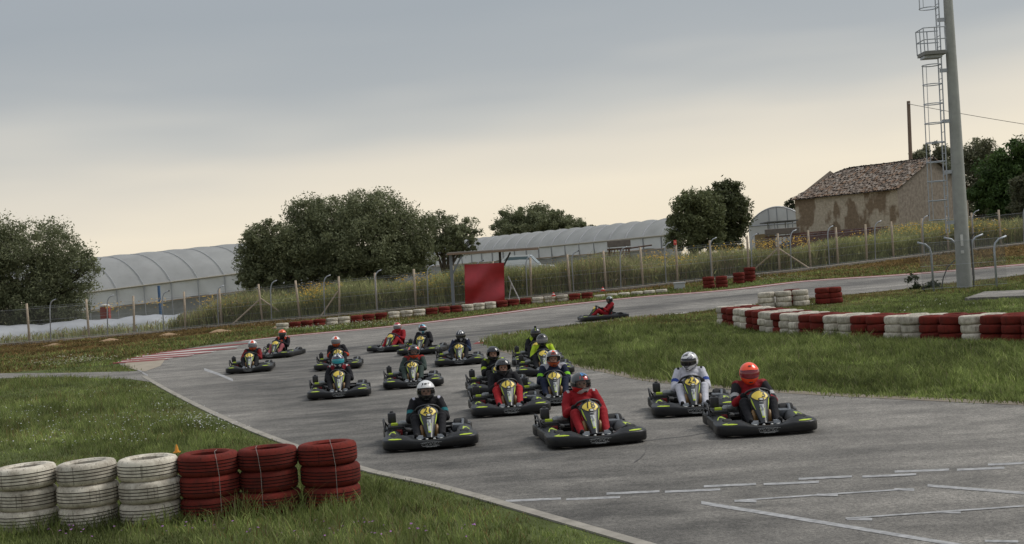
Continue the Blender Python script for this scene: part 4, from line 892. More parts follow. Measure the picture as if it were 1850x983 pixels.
# infield barrier: blocks of white and red, two rows deep and three high
BX = [1297, 1322, 1343, 1363, 1385, 1407, 1428, 1460, 1500, 1548, 1600, 1667, 1728, 1792, 1900]
line = smoothline(GP([(1312, 587), (1380, 598), (1450, 607), (1540, 612), (1640, 615), (1760, 617), (1870, 619), (1935, 621)]), .05)
la = np.array(line); lc = np.concatenate([[0], np.cumsum(np.linalg.norm(np.diff(la, axis=0), axis=1))])
def px_of(p):
    d = np.array([p[0], p[1], float(zg(p[0], p[1]))])-CAM; return 925+FPX*np.dot(d, RC)/np.dot(d, Fw)
s_ = 0.
while s_ < lc[-1]:
    x, y = np.interp(s_, lc, la[:, 0]), np.interp(s_, lc, la[:, 1]); px = px_of((x, y)); k = max(0, sum(1 for b_ in BX if b_ <= px+4)-1); white = k % 2 == 0
    for row in (0, 1):
        q = np.array([x+row*.59, y+row*.22])
        stack(q, 3, TWf if white else TRf, .205, 'white painted tyre in the red and white infield barrier' if white else 'dark red painted tyre in the red and white infield barrier', 'white tyres of the infield barrier' if white else 'red tyres of the infield barrier', .03)
    s_ += .625
for (x, y, w_) in [(1386, 557, 1), (1417, 555, 1), (1448, 552.5, 1), (1488, 549, 0), (1508, 547.5, 0), (1432, 551, 0)]:
    stack(G(x, y), 3, TWf if w_ else TRf, .205, 'white painted tyre in the short three high row before the far track' if w_ else 'dark red tyre in the short three high row before the far track', 'white tyres of the short row' if w_ else 'red tyres of the short row', .02)
for (x, y, k) in [(1281, 521, 3), (1304, 520, 3), (1335, 513, 3), (1355, 510, 4)]:
    stack(G(x, y), k, TRf, .205, 'dark red tyre in the free standing stacks by the chain link fence', 'red stacks by the fence', .02)
# far barrier along the outside of the track
fb = smoothline(GP([(510, 597), (660, 581), (800, 567), (940, 552), (1060, 541), (1150, 533), (1215, 527)]), .05); fa = np.array(fb); fc = np.concatenate([[0], np.cumsum(np.linalg.norm(np.diff(fa, axis=0), axis=1))])
WB = [(510, 578, 1), (578, 643, 0), (643, 710, 1), (710, 775, 0), (775, 833, 1), (833, 898, 0), (898, 963, 1), (963, 1020, 0), (1020, 1062, 1), (1062, 1240, 0)]
s_ = 0.
while s_ < fc[-1]:
    x, y = np.interp(s_, fc, fa[:, 0]), np.interp(s_, fc, fa[:, 1]); px = px_of((x, y)); red = 0
    for a_, b_, r_ in WB:
        if a_ <= px < b_: red = r_
    stack((x, y), 1 if px > 1062 else 2, TRt if red else TWt, .18, ('dark red' if red else 'white')+(' single tyre' if px > 1062 else ' tyre')+' in the low barrier along the far track edge', ('red' if red else 'white')+(' singles' if px > 1062 else ' tyres')+' of the far barrier', .02)
    s_ += .64

# ------------------------------------------------------------------ karts
M_PLAST = mat('black_bumper_plastic', (.010, .0105, .0115), .40, spec=.35, var=.45, vscale=5, bump=.15, bscale=30)
M_PLAST2 = mat('charcoal_fairing', (.030, .034, .038), .33, var=.3, vscale=6)
M_NEON = mat('neon_decal', (.44, .56, .03), .45); M_YEL = mat('number_plate_yellow', (.80, .60, .09), .45); M_BLK = mat('number_black', (.012, .012, .012), .5)
M_SILV = mat('silver_panel', (.46, .48, .47), .4); M_TYRE = mat('tyre_rubber', (.02, .02, .02), .85); M_RIM = mat('wheel_rim', (.25, .25, .26), .35, metal=.8)
M_TANK = mat('fuel_tank_tan', (.23, .13, .045), .45); M_MUFF = mat('muffler_steel', (.28, .29, .29), .4, metal=.7, var=.3, vscale=20); M_CHAS = mat('chassis_black', (.02, .02, .022), .5); M_FUELRED = mat('engine_red', (.20, .012, .012), .5); M_LOGO = mat('logo_grey', (.32, .33, .33), .5)
FR = [(.69, -.36), (.70, -.52), (.705, -.68), (.685, -.80), (.62, -.885), (.50, -.93), (.34, -.95), (.17, -.96), (0, -.962)]
FR = [(x*.915, y*.955) for x, y in FR]; FR = FR+[(-x, y) for x, y in FR[-2::-1]]
SDR = [(.665, .56), (.672, .3), (.668, .0), (.66, -.2), (.65, -.40)]
SDR = [(x*.91, y) for x, y in SDR]; SDL = [(-x, y) for x, y in SDR[::-1]]
RE = [(-.66, .50), (-.69, .62), (-.70, .78), (-.65, .90), (-.52, .95), (-.3, .965), (0, .97)]; RE = [(x*.91, y*.93) for x, y in RE]; RE = RE+[(-x, y) for x, y in RE[-2::-1]]
def dense(path, n=6):
    return [np.array(p) for p in smoothline(path, .05)]
def sweep(path, prof):
    """prof(p, u) -> list of (inward, z); path runs so that inward lies on its left or right, towards the kart centre line"""
    L = dense(path); rows = []; k = len(L)
    for i, p in enumerate(L):
        t = L[min(i+1, k-1)]-L[max(i-1, 0)]; t = t/np.linalg.norm(t); n = np.array([-t[1], t[0]])
        c = np.array([0, np.clip(p[1], -.45, .5)]); n = n if np.dot(c-p, n) > 0 else -n
        rows.append([(p[0]+n[0]*d, p[1]+n[1]*d, z) for d, z in prof(p, i/(k-1))])
    return rows
def front_prof(p, u):
    x = abs(p[0]); hump = math.exp(-((x-.40)/.17)**2)*.062 if p[1] < -.76 else .02+.02*max(0, min(1, (p[1]+.8)/.3))
    top = .128+.03*min(1, (x/.32)**2); 
    return [(.05, .028), (.012, .035), (.0, .055), (.0, top-.012), (.010, top+.004), (.028, top+.010), (.06, top+.006+hump*.4), (.12, top+hump), (.17, top-.002+hump*.9), (.21, top-.03+hump*.5), (.25, top-.05+hump*.2), (.28, .10)]
def side_prof(p, u):
    return [(.05, .03), (.01, .036), (0, .06), (0, .142), (.012, .160), (.035, .166), (.09, .195), (.16, .19), (.21, .16), (.23, .09)]
def rear_prof(p, u):
    return [(.05, .028), (.01, .034), (0, .06), (0, .158), (.012, .176), (.05, .18), (.085, .18), (.10, .10)]
FROWS = np.array(sweep(FR, front_prof)); SR = np.array(sweep(SDR, side_prof)); SL = np.array(sweep(SDL, side_prof))
def surf(rows, a, b_):          # bilinear point on a swept surface, a along 0..1, b in profile index units
    i = np.clip(a*(len(rows)-1), 0, len(rows)-1.001); j = np.clip(b_, 0, rows.shape[1]-1.001); i0, j0 = int(i), int(j); u, v = i-i0, j-j0
    return (rows[i0, j0]*(1-u)*(1-v)+rows[i0+1, j0]*u*(1-v)+rows[i0, j0+1]*(1-u)*v+rows[i0+1, j0+1]*u*v)
def decal(rows, pts, w, lift=.004):          # pts: (a, b); w: half width in b units per point
    out = []
    for k, (a, b_) in enumerate(pts):
        p0, p1 = surf(rows, a, b_-w[k]), surf(rows, a, b_+w[k]); out.append([p0+np.array([0, 0, lift])+np.array([p0[0]*.004, p0[1]*.004, 0]), p1+np.array([0, 0, lift])+np.array([p1[0]*.004, p1[1]*.004, 0])])
    return out
KM = {}
KM['front_bumper'] = MB().grid(FROWS).mesh('front_bumper', M_PLAST, True, 50)
for nm, R_ in (('r', SR), ('l', SL)): KM['side_pod_'+nm] = MB().grid(R_).mesh('side_pod', M_PLAST, True, 50)
KM['rear_bumper'] = MB().grid(sweep(RE, rear_prof)).mesh('rear_bumper', M_PLAST, True, 50)
b_ = MB(); b_.box((0, -.12, .055), (.62, 1.35, .02)); KM['floor_tray'] = b_.mesh('floor_tray', M_CHAS)
b_ = MB()
for sx in (-1, 1): b_.tube([(sx*.30, .85, .09), (sx*.33, .2, .09), (sx*.31, -.3, .09), (sx*.22, -.75, .10), (0, -.85, .10)], .018, 6)
b_.tube([(-.58, .55, .14), (.58, .55, .14)], .025, 8); b_.tube([(-.5, -.55, .13), (.5, -.55, .13)], .018, 6); KM['chassis'] = b_.mesh('chassis', M_CHAS, True)
def wheel_meshes(r, w):
    ty = MB().lathe([(r*.55, -w*.45), (r*.8, -w*.5), (r*.96, -w*.42), (r, -w*.25), (r, w*.25), (r*.96, w*.42), (r*.8, w*.5), (r*.55, w*.45)], 22, axis='X').mesh('tyre', M_TYRE, True, 40)
    ri = MB().lathe([(.02, -w*.15), (r*.3, -w*.2), (r*.54, -w*.42), (r*.56, -w*.44), (r*.56, w*.44), (r*.54, w*.42), (r*.3, w*.2), (.02, w*.15)], 18, axis='X').mesh('rim', M_RIM, True, 40)
    return ty, ri
KM['wf'] = wheel_meshes(.108, .125); KM['wr'] = wheel_meshes(.128, .20)
seat = []
for v in np.linspace(0, 1, 13):       # bucket seat, from thigh edge over the pan up the back
    if v < .45: y0, z0 = -.06+.30*v/.45, .10-.025*math.sin(v/.45*math.pi)
    else: q = (v-.45)/.55; y0, z0 = .24+.20*q, .10+.36*q**.9
    sd_ = .19+.02*math.sin(v*math.pi); row = []
    for u in np.linspace(-1, 1, 13):
        lip = max(0, abs(u)-.55)/.45; row.append((u*sd_, y0-lip*.12*(v > .4)*(v), z0+lip**1.5*.16*(.5+v*.4)))
    seat.append(row)
KM['seat'] = MB().grid(seat).mesh('seat', M_PLAST, True)
# steering wheel (flattened ring), hub and column
SWC = np.array([0, -.13, .47]); swn = Vector((0, .52, .85)).normalized(); swu = Vector((1, 0, 0)); swv = swn.cross(swu)
def ring(q, r=.145): return tuple(Vector(SWC)+swu*math.cos(q)*r*1.08+swv*math.sin(q)*r)
b_ = MB(); b_.tube([ring(q) for q in np.linspace(0, 2*math.pi, 28, endpoint=False)], .016, 8, closed=True)
for q in (rad(20), rad(160), rad(270)): b_.tube([ring(q), tuple(SWC)], .012, 6)
b_.ball(tuple(SWC), .035); b_.tube([tuple(SWC), (0, -.42, .16)], .014, 6); KM['steering_wheel'] = b_.mesh('steering_wheel', M_CHAS, True)
# front panel: shield with rounded head, tapering down to the nose
def panel_pt(u, v, off=0.):     # u -1..1 across, v 0 bottom .. 1 top
    w = .048+.092*min(1, max(0, (v-.02)/.80))**1.1
    if v > .74: w = .141*math.sqrt(max(.02, 1-((v-.74)/.27)**2))
    y = -.60+.33*v+.05*u*u*(.4+v); z = .135+.40*v**1.05; n = np.array([0, -.77, .63]); return np.array([u*w, y, z])+n*(off+.02*(1-u*u))
rows = [[panel_pt(u, v) for u in np.linspace(-1, 1, 13)] for v in np.linspace(0, 1, 22)]; back = [[panel_pt(u, v, -.035) for u in np.linspace(-1, 1, 13)] for v in np.linspace(0, 1, 22)]
b_ = MB(); b_.grid(rows); b_.grid(back)
for c in (0, -1): b_.grid([[r0[c], r1[c]] for r0, r1 in zip(rows, back)])
b_.grid([rows[-1], back[-1]]); b_.grid([rows[0], back[0]]); KM['front_panel'] = b_.mesh('front_panel', M_PLAST2, True, 45)
def ellipse_on_panel(u0, v0, ru, rv, off, n=24):
    R_ = 7; V = [panel_pt(u0, v0, off)]
    for k in range(1, R_+1): V += [panel_pt(u0+ru*k/R_*math.cos(q), v0+rv*k/R_*math.sin(q), off) for q in np.linspace(0, 2*math.pi, n, endpoint=False)]
    F = [(0, i+1, (i+1) % n+1) for i in range(n)]
    for k in range(R_-1): F += [(1+k*n+i, 1+(k+1)*n+i, 1+(k+1)*n+(i+1) % n, 1+k*n+(i+1) % n) for i in range(n)]
    return V, F
def band_on_panel(fa, fb, v0, v1, off, nv=8):
    return MB().grid([[panel_pt(fa(v)+(fb(v)-fa(v))*k/8, v, off) for k in range(9)] for v in np.linspace(v0, v1, nv)])
V, F = ellipse_on_panel(0, .80, .76, .138, .006); KM['number_plate'] = MB().add(V, F).mesh('number_plate', M_YEL)
V, F = ellipse_on_panel(0, .80, .90, .170, .0045); KM['plate_border'] = MB().add(V, F).mesh('plate_border', M_BLK)
b_ = MB(); V, F = ellipse_on_panel(.05, .690, .20, .028, .010, 10); b_.add(V, F); KM['plate_emblem'] = b_.mesh('plate_emblem', mat('emblem_white', (.55, .55, .5), .5))
b_ = MB(); V, F = ellipse_on_panel(.05, .695, .34, .042, .008, 10); b_.add(V, F); KM['emblem_black'] = b_.mesh('emblem_black', M_BLK)  # black oval of the printed emblem, showing round its white middle
KM['panel_stripe'] = band_on_panel(lambda v: -.20-.12*v, lambda v: .20+.12*v, .20, .55, .006).mesh('panel_stripe', M_SILV)
KM['stripe_tip'] = band_on_panel(lambda v: -.27-.12*v, lambda v: .27+.12*v, .15, .44, .0045).mesh('stripe_tip', M_NEON)
KM['stripe_marks'] = band_on_panel(lambda v: -.16-.10*math.sin(v*40), lambda v: .12+.10*math.sin(v*33+1), .36, .52, .0075, 14).mesh('stripe_marks', mat('mark_grey', (.20, .21, .21), .5))
V, F = ellipse_on_panel(0, .615, .22, .012, .006, 10); KM['panel_badge'] = MB().add(V, F).mesh('panel_badge', M_LOGO)
for nm, sg in (('l', 1), ('r', -1)):
    KM['panel_flash_'+nm] = MB().grid([[panel_pt(sg*(.86-.02*v), .40+.36*v, .003), panel_pt(sg*(.86+.10*math.sin(math.pi*v)-.02*v+.03), .40+.36*v, .003)] for v in np.linspace(0, 1, 8)]).mesh('panel_flash', M_NEON)
# neon decals on bumper and pods
KM['dec0'] = MB().grid(decal(FROWS, [(.175, 8.2), (.195, 7.8), (.215, 7.0), (.232, 6.2), (.252, 5.7), (.275, 5.4), (.30, 5.3), (.325, 5.2)], [.2, .8, 1.0, .75, .55, .5, .45, .15])).mesh('neon_stripe', M_NEON)
KM['dec1'] = MB().grid(decal(FROWS, [(1-.175, 8.2), (1-.195, 7.8), (1-.215, 7.0), (1-.232, 6.2), (1-.252, 5.7), (1-.275, 5.4), (1-.30, 5.3), (1-.325, 5.2)], [.2, .8, 1.0, .75, .55, .5, .45, .15])).mesh('neon_stripe', M_NEON)
KM['dec2'] = MB().grid(decal(SR, [(.60, 6.6), (.70, 6.3), (.80, 6.0), (.88, 5.9), (.95, 6.3)], [.1, .4, .7, .9, .3])).mesh('neon_patch', M_NEON)
KM['dec3'] = MB().grid(decal(SL, [(.40, 6.6), (.30, 6.3), (.20, 6.0), (.12, 5.9), (.05, 6.3)], [.1, .4, .7, .9, .3])).mesh('neon_patch', M_NEON)
# emblem on the bumper's face: an oval of worn, unreadable script strokes
b_ = MB(); r2 = random.Random(4)
def stroke(pts, w):
    b_.grid([[(x, 0, z-w/2), (x+w*.4, 0, z+w/2)] for x, z in pts])
for i in range(9):       # leaning loops of worn script
    x0 = -.115+.026*i; h = r2.uniform(.010, .020); stroke([(x0+.012*math.cos(q)*r2.uniform(.6, 1.1)+.006*math.sin(q), .104+h*math.sin(q)) for q in np.linspace(r2.uniform(0, 2), r2.uniform(4, 6.5), 8)], .0065)
stroke([(-.14+.28*t, .120+.010*math.sin(t*3.1)) for t in np.linspace(0, 1, 8)], .004); stroke([(-.12+.23*t, .078-.004*math.sin(t*3.1)) for t in np.linspace(0, 1, 8)], .006)
for i in range(7): stroke([(-.065+.02*i+.014*t, .066+.003*math.sin(i*2)) for t in (0, .5, 1)], .008)
b_.v = [(x, -.9240+.17*x*x, z-.012) for x, y, z in b_.v]; KM['bumper_logo'] = b_.mesh('bumper_logo', M_LOGO)
M_BOLT = mat('bolt_pale', (.50, .50, .48), .4)
for nm, sx in (('r', -1), ('l', 1)):
    KM['bolt_'+nm] = MB().ball((sx*.05, -.84, .148), (.018, .016, .012)).mesh('bolt', M_BOLT, True)
    KM['nose_bracket_'+nm] = MB().box((sx*.17, -.75, .135), (.09, .05, .02), rz=sx*.3, bev=.004).mesh('nose_bracket', M_BOLT)
# engine on the driver's right, with air box, neon cover, muffler; bar guard behind
b_ = MB(); b_.box((-.44, .34, .17), (.20, .26, .16), bev=.02)
for k in range(5): b_.box((-.44, .34, .11+.03*k), (.235, .29, .01))
b_.tube([(-.34, .34, .17), (-.26, .45, .15)], .03, 8); KM['engine'] = b_.mesh('engine', mat('engine_grey', (.05, .05, .052), .5, metal=.4))
b_ = MB(); b_.box((-.50, .40, .345), (.115, .13, .145), bev=.018); b_.tube([(-.50, .40, .41), (-.50, .40, .44)], [.03, .024], 10); KM['air_box'] = b_.mesh('air_box', M_CHAS, True, 40)
b_ = MB(); b_.box((-.47, .27, .255), (.10, .07, .055), bev=.012); KM['engine_cover'] = b_.mesh('engine_cover', M_NEON)
b_ = MB(); b_.tube([(-.42, .27, .265), (-.40, .27, .265), (-.39, .275, .265), (-.19, .30, .255), (-.17, .30, .255), (-.14, .31, .25)], [.025, .04, .046, .046, .040, .018], 14)
for k in range(3): b_.tube([(-.36+.06*k, .279, .263), (-.35+.06*k, .28, .262)], .050, 14)
KM['muffler'] = b_.mesh('muffler', M_MUFF, True, 40)
b_ = MB(); b_.box((-.42, .22, .15), (.12, .06, .09), bev=.015); KM['engine_red_cover'] = b_.mesh('red_cover', M_FUELRED)
b_ = MB(); b_.tube([(-.60, .10, .19), (-.62, .25, .33), (-.62, .50, .33), (-.60, .62, .19)], .014, 6); b_.tube([(-.62, .25, .33), (-.56, .42, .22)], .012, 6); b_.tube([(-.61, .17, .26), (-.61, .56, .26)], .012, 6); KM['engine_guard'] = b_.mesh('engine_guard', M_CHAS, True)
b_ = MB(); b_.ball((-.10, -.34, .17), (.058, .10, .12), 10, 8); b_.ball((.10, -.34, .17), (.058, .10, .12), 10, 8); b_.box((0, -.33, .11), (.16, .16, .10), bev=.02); KM['fuel_tank'] = b_.mesh('fuel_tank', M_TANK, True)
for nm, sx in (('pedal_r', -1), ('pedal_l', 1)):
    b_ = MB(); b_.tube([(sx*.15, -.70, .06), (sx*.15, -.68, .17), (sx*.13, -.685, .18)], .010, 6); b_.box((sx*.14, -.69, .16), (.09, .02, .05)); KM[nm] = b_.mesh('pedal', M_GALV)
b_ = MB(); b_.tube([(.48, .28, .18), (.50, .45, .24), (.47, .62, .22), (.40, .75, .18)], .02, 6); b_.box((.42, .38, .15), (.16, .28, .10), bev=.02); KM['battery_box'] = b_.mesh('battery_box', mat('grey_fairing', (.10, .11, .12), .4), True, 40)
NAMES = dict(side_pod_r='side_pod', side_pod_l='side_pod', dec0='neon_stripe', dec1='neon_stripe', dec2='neon_patch', dec3='neon_patch', engine_red_cover='red_cover', panel_flash_l='panel_flash', panel_flash_r='panel_flash', pedal_r='pedal', pedal_l='pedal', bolt_r='bolt', bolt_l='bolt', nose_bracket_r='nose_bracket', nose_bracket_l='nose_bracket')
SUB = dict(number_plate='front_panel', plate_border='front_panel', plate_emblem='front_panel', emblem_black='front_panel', panel_stripe='front_panel', stripe_tip='front_panel', stripe_marks='front_panel', panel_badge='front_panel', panel_flash_l='front_panel', panel_flash_r='front_panel', dec0='front_bumper', dec1='front_bumper', bumper_logo='front_bumper', bolt_r='front_bumper', bolt_l='front_bumper', nose_bracket_r='front_bumper', nose_bracket_l='front_bumper', dec2='side_pod_r', dec3='side_pod_l', air_box='engine', engine_cover='engine', muffler='engine', engine_red_cover='engine')
def digit_mesh(txt):
    cu = bpy.data.curves.new('num', 'FONT'); cu.body = txt; cu.size = .128; cu.align_x = 'CENTER'; cu.align_y = 'CENTER'; cu.offset = .0026; cu.space_character = 1.22
    o = bpy.data.objects.new('num', cu); COL.objects.link(o); dg = bpy.context.evaluated_depsgraph_get(); me = bpy.data.meshes.new_from_object(o.evaluated_get(dg)); bpy.data.objects.remove(o)
    bm = bmesh.new(); bm.from_mesh(me); bmesh.ops.triangulate(bm, faces=bm.faces); bmesh.ops.subdivide_edges(bm, edges=[e for e in bm.edges if e.calc_length() > .012], cuts=2); bm.to_mesh(me); bm.free()
    n = len(me.vertices); co = np.zeros(n*3, np.float32); me.vertices.foreach_get('co', co); co = co.reshape(-1, 3)
    out = np.array([panel_pt(x/.141*.98, .825+z/.40*.80, .0105) for x, z, _ in co]); me.vertices.foreach_set('co', out.astype(np.float32).ravel()); me.materials.clear(); me.materials.append(M_BLK); me.update(); return me
DIG = {}
def kart(loc, rz, num, label, scale=1.):
    root = empty('racing_kart', loc, rz); root.scale = (scale,)*3; tag(root, label, 'kart', 'rental karts racing on the track'); made = {}
    for k, me in KM.items():
        if k in ('wf', 'wr') or k in SUB: continue
        made[k] = link(NAMES.get(k, k), me, root)
    for k, p in SUB.items(): made[k] = link(NAMES.get(k, k), KM[k], made[p])
    for key, pos in (('wf', [(.47, -.55, .108), (-.47, -.55, .108)]), ('wr', [(.47, .55, .128), (-.47, .55, .128)])):
        for q in pos:
            w = bpy.data.objects.new('wheel', KM[key][0]); COL.objects.link(w); w.parent = root; w.location = q
            if key == 'wf': w.rotation_euler = (0, 0, rad(8))
            ri = link('rim', KM[key][1], w)
    if num:
        if num not in DIG:
            t = num if len(num) > 1 else '  '+num; DIG[num] = digit_mesh(t)
        link('number', DIG[num], made['front_panel'])
    return root

# ------------------------------------------------------------------ drivers
def driver_mesh(lean=0., crouch=0., turn=0., arm=0.):
    """one continuous seated figure, grown by remeshing overlapping tapered limbs; lean moves the shoulders sideways, crouch forward, turn rotates the steering"""
    B = MB(); bones = []           # bones: (region, a, b, ra, rb)
    def limb(reg, pts, rs, n=10):
        pts = [np.array(p, float) for p in pts]
        B.tube(pts, rs, n)
        for p, r in zip(pts, rs): B.ball(p, r*.995, 10, 8)
        for i in range(len(pts)-1): bones.append((reg[i] if isinstance(reg, (list, tuple)) else reg, pts[i], pts[i+1], rs[i], rs[i+1]))
    hip = np.array([0, .17, .155]); ch = np.array([lean, .30-crouch, .43-crouch*.25]); sh = np.array([lean*1.25, .345-crouch*1.5, .565-crouch*.3]); hd = sh+np.array([lean*.2, -.055-crouch*.25, .148])
    for p, r in ((hip, (.165, .13, .11)), ((hip*.6+ch*.4), (.165, .130, .12)), (ch, (.160, .13, .14)), (sh*.8+ch*.2, (.172, .108, .095)), (sh, (.15, .088, .068))): B.ball(p, r, 16, 12)
    bones.append(('torso', hip, ch, .14, .14)); bones.append(('torso', ch, sh-np.array([0, 0, .05]), .14, .12)); bones.append(('chest', ch+np.array([0, -.12, .05]), ch+np.array([0, -.12, .09]), .045, .045))
    limb('neck', [sh+np.array([0, 0, .02]), hd-np.array([0, .0, .075])], [.085, .065]); B.ball(hd, (.078, .098, .112), 14, 12); B.ball(hd+np.array([0, -.06, -.055]), (.055, .045, .05), 10, 8); B.tube([hd+np.array([0, -.09, .015]), hd+np.array([0, -.112, -.02])], [.012, .017], 8)
    bones.append(('head', hd-np.array([0, 0, .03]), hd+np.array([0, 0, .04]), .09, .09))
    for s in (-1, 1):
        S = sh+np.array([s*.175, .0, .0]); a0 = turn+(rad(25) if s > 0 else rad(155)); grip = np.array(ring(a0)); E = np.array([s*.255+lean*.4, .10-crouch*.6, .345-arm*.04]); Wr = grip+np.array([s*.030, .075, -.010])
        limb(['shoulder', 'uarm'], [sh+np.array([s*.10, 0, -.005]), S, (S*.5+E*.5)+np.array([s*.012, .01, .0])], [.076, .074, .064]); limb(['band', 'uarm'], [(S*.5+E*.5)+np.array([s*.012, .01, 0]), (S*.28+E*.72)+np.array([s*.008, .005, 0]), E], [.062, .058, .053]); limb('farm', [E, (E+Wr)/2, Wr], [.055, .050, .039])
        bones.append(('spatch', S+np.array([0, -.055, .06]), S+np.array([0, -.0, .075]), .022, .022))
        # gloved hand: palm, four fingers bent round the rim, thumb
        t = (np.array(ring(a0+.05))-np.array(ring(a0-.05))); t /= np.linalg.norm(t); out = grip-SWC; out /= np.linalg.norm(out); nn = np.array(swn); palm = grip+out*.030+nn*.012
        limb('glove', [Wr, palm], [.034, .036])
        for f in range(4):
            o_ = t*(f-1.5)*.021*1.05; ln = [.9, 1.05, 1.0, .8][f]; p0 = palm+o_; limb('glove', [p0, grip+o_+out*.030-nn*.016*ln, grip+o_-nn*.030*ln+out*.006, grip+o_-nn*.022*ln-out*.018*ln], [.0125, .012, .0115, .010], 7)
        limb('glove', [palm+t*.030*(1 if s < 0 else 1), grip+t*.045+nn*.018, grip+t*.050-out*.010+nn*.014], [.014, .0125, .011], 7)
        H = hip+np.array([s*.095, -.02, -.01]); K = np.array([s*.180+lean*.15, -.20, .365]); A = np.array([s*.165, -.535, .135])
        limb('thigh', [H, H*.45+K*.55, H*.14+K*.86], [.100, .088, .076]); limb('knee', [H*.14+K*.86, K, K*.84+A*.16], [.076, .074, .066]); limb('shin', [K*.84+A*.16, K*.5+A*.5+np.array([0, .02, -.005]), A], [.065, .060, .045])
        limb('shoe', [A+np.array([0, .035, -.015]), A+np.array([0, -.02, -.02]), A+np.array([s*.015, -.10, .015]), A+np.array([s*.02, -.15, .055])], [.042, .045, .040, .030])
    me = bpy.data.meshes.new('tmp'); me.from_pydata(B.v, [], B.f); o = bpy.data.objects.new('tmp', me); COL.objects.link(o)
    m = o.modifiers.new('r', 'REMESH'); m.mode = 'VOXEL'; m.voxel_size = .0085; sm = o.modifiers.new('s', 'SMOOTH'); sm.factor = .5; sm.iterations = 3
    dg = bpy.context.evaluated_depsgraph_get(); out = bpy.data.meshes.new_from_object(o.evaluated_get(dg)); bpy.data.objects.remove(o); bpy.data.meshes.remove(me)
    nf = len(out.polygons); c = np.zeros(nf*3, np.float32); out.polygons.foreach_get('center', c); c = c.reshape(-1, 3)
    best = np.full(nf, 1e9); reg = np.zeros(nf, int)
    for (r_, a, b__, ra, rb) in bones:
        ab = b__-a; t = np.clip(((c-a)@ab)/max(ab@ab, 1e-9), 0, 1); d = np.linalg.norm(c-(a+t[:, None]*ab), axis=1)/(ra+(rb-ra)*t)
        k = d < best; best[k] = d[k]; reg[k] = REG.index(r_)
    face = (reg == REG.index('head')) & (c[:, 1] < hd[1]-.035) & (c[:, 2] > hd[2]-.06) & (c[:, 2] < hd[2]+.05); reg[face] = REG.index('face')
    for _ in REG: out.materials.append(None)
    out.polygons.foreach_set('material_index', reg.astype(np.int32)); out.polygons.foreach_set('use_smooth', [True]*nf); out.update()
    print('driver', nf); return out, hd
REG = ['torso', 'shoulder', 'uarm', 'farm', 'glove', 'thigh', 'knee', 'shin', 'shoe', 'neck', 'chest', 'spatch', 'head', 'face', 'band']
POSES = [driver_mesh(), driver_mesh(lean=-.02, crouch=.035, turn=rad(8)), driver_mesh(lean=.02, crouch=.0, turn=rad(-8)), driver_mesh(lean=0, crouch=.055, arm=.4), driver_mesh(lean=.045, crouch=.02, turn=rad(-20)), driver_mesh(lean=-.045, crouch=.015, turn=rad(20))]
# helmet: shell with an open eye port, visor, vents; coloured by a design function of azimuth and elevation
def hp(az, el, k=1., d=0.):
    ca, sa, ce, se = math.cos(az), math.sin(az), math.cos(el), math.sin(el)
    rx, ry, rz_ = .133, .156, .146
    x = rx*ce*sa; y = -ry*ce*ca; z = rz_*se
    fr = max(0, ca)
    if el < 0: 
        q = min(1, -el/rad(55)); y -= .030*fr**2*q*1.1; x *= 1-.10*q; z *= 1.08
        if ca < 0: y *= 1-.10*q
    n = np.array([ce*sa, -ce*ca, se]); return np.array([x, y, z])*k+n*d
AZN, ELN = 64, 40; EL0, EL1 = rad(-58), rad(90)
PORT = lambda az, el: abs(az) < rad(68) and rad(-14)+rad(6)*(abs(az)/rad(68))**2 < el < rad(24)-rad(8)*(abs(az)/rad(68))**2
def helmet(design, visor, parent, hd, rz, rx=0.):
    V = []; F = []; Cc = []
    for i in range(ELN+1):
        el_ = EL0+(EL1-EL0)*i/ELN
        for j in range(AZN): V.append(hp(2*math.pi*j/AZN-math.pi, el_)); 
    for i in range(ELN):
        for j in range(AZN):
            az = 2*math.pi*(j+.5)/AZN-math.pi; el_ = EL0+(EL1-EL0)*(i+.5)/ELN
            if PORT(az, el_): continue
            F.append((i*AZN+j, i*AZN+(j+1) % AZN, (i+1)*AZN+(j+1) % AZN, (i+1)*AZN+j)); Cc.append(design(az, el_))
    me = bpy.data.meshes.new('helmet'); me.from_pydata([tuple(v) for v in V], [], F); me.materials.append(mat('helmet_shell', attr='Col', rough=.25, coat=.4))
    ca = me.color_attributes.new('Col', 'FLOAT_COLOR', 'CORNER'); arr = np.ones((len(me.loops), 4), np.float32); arr[:, :3] = np.repeat(np.array(Cc), 4, 0); ca.data.foreach_set('color', arr.ravel())
    me.polygons.foreach_set('use_smooth', [True]*len(me.polygons)); me.update()
    h = link('helmet', me, parent, tuple(hd+np.array([0, .0, .0])), (rx, 0, rz))
    up = visor.get('up', 0); e0, e1 = rad(-13+up), rad(23+up*.92)
    vm = MB().grid([[hp(a, e, 1., .005+.004*(up > 0)) for a in np.linspace(rad(-72), rad(72), 21)] for e in np.linspace(e0, e1, 8)])
    vmat = mat('visor_'+visor.get('name', 'dark'), visor.get('col', (.012, .012, .014)), .12, alpha=visor.get('alpha', .93), coat=.6)
    vm.build('visor', vmat, h, True)
    for e_, sg in ((-16, 6), (25, -8)): MB().tube([hp(a, rad(e_)+rad(sg)*(abs(a)/rad(68))**2, 1, .002) for a in np.linspace(rad(-68), rad(68), 19)], .005, 5).build('port_trim', M_BLK, h, True)
    for a, e_, r_ in ((-.12, -38, (.016, .012, .010)), (.12, -38, (.016, .012, .010)), (0, 52, (.025, .02, .008))): MB().ball(hp(a, rad(e_), 1, .0), r_, 8, 6).build('vent', M_BLK, h, True)
    return h
W_, K_, G_ = (.72, .72, .72), (.015, .015, .017), (.10, .105, .11); RD = (.42, .02, .02); OR = (.85, .10, .03); BL = (.05, .22, .52); NY = (.45, .62, .03)
def two(az, el, a, b_, f): return a if f else b_
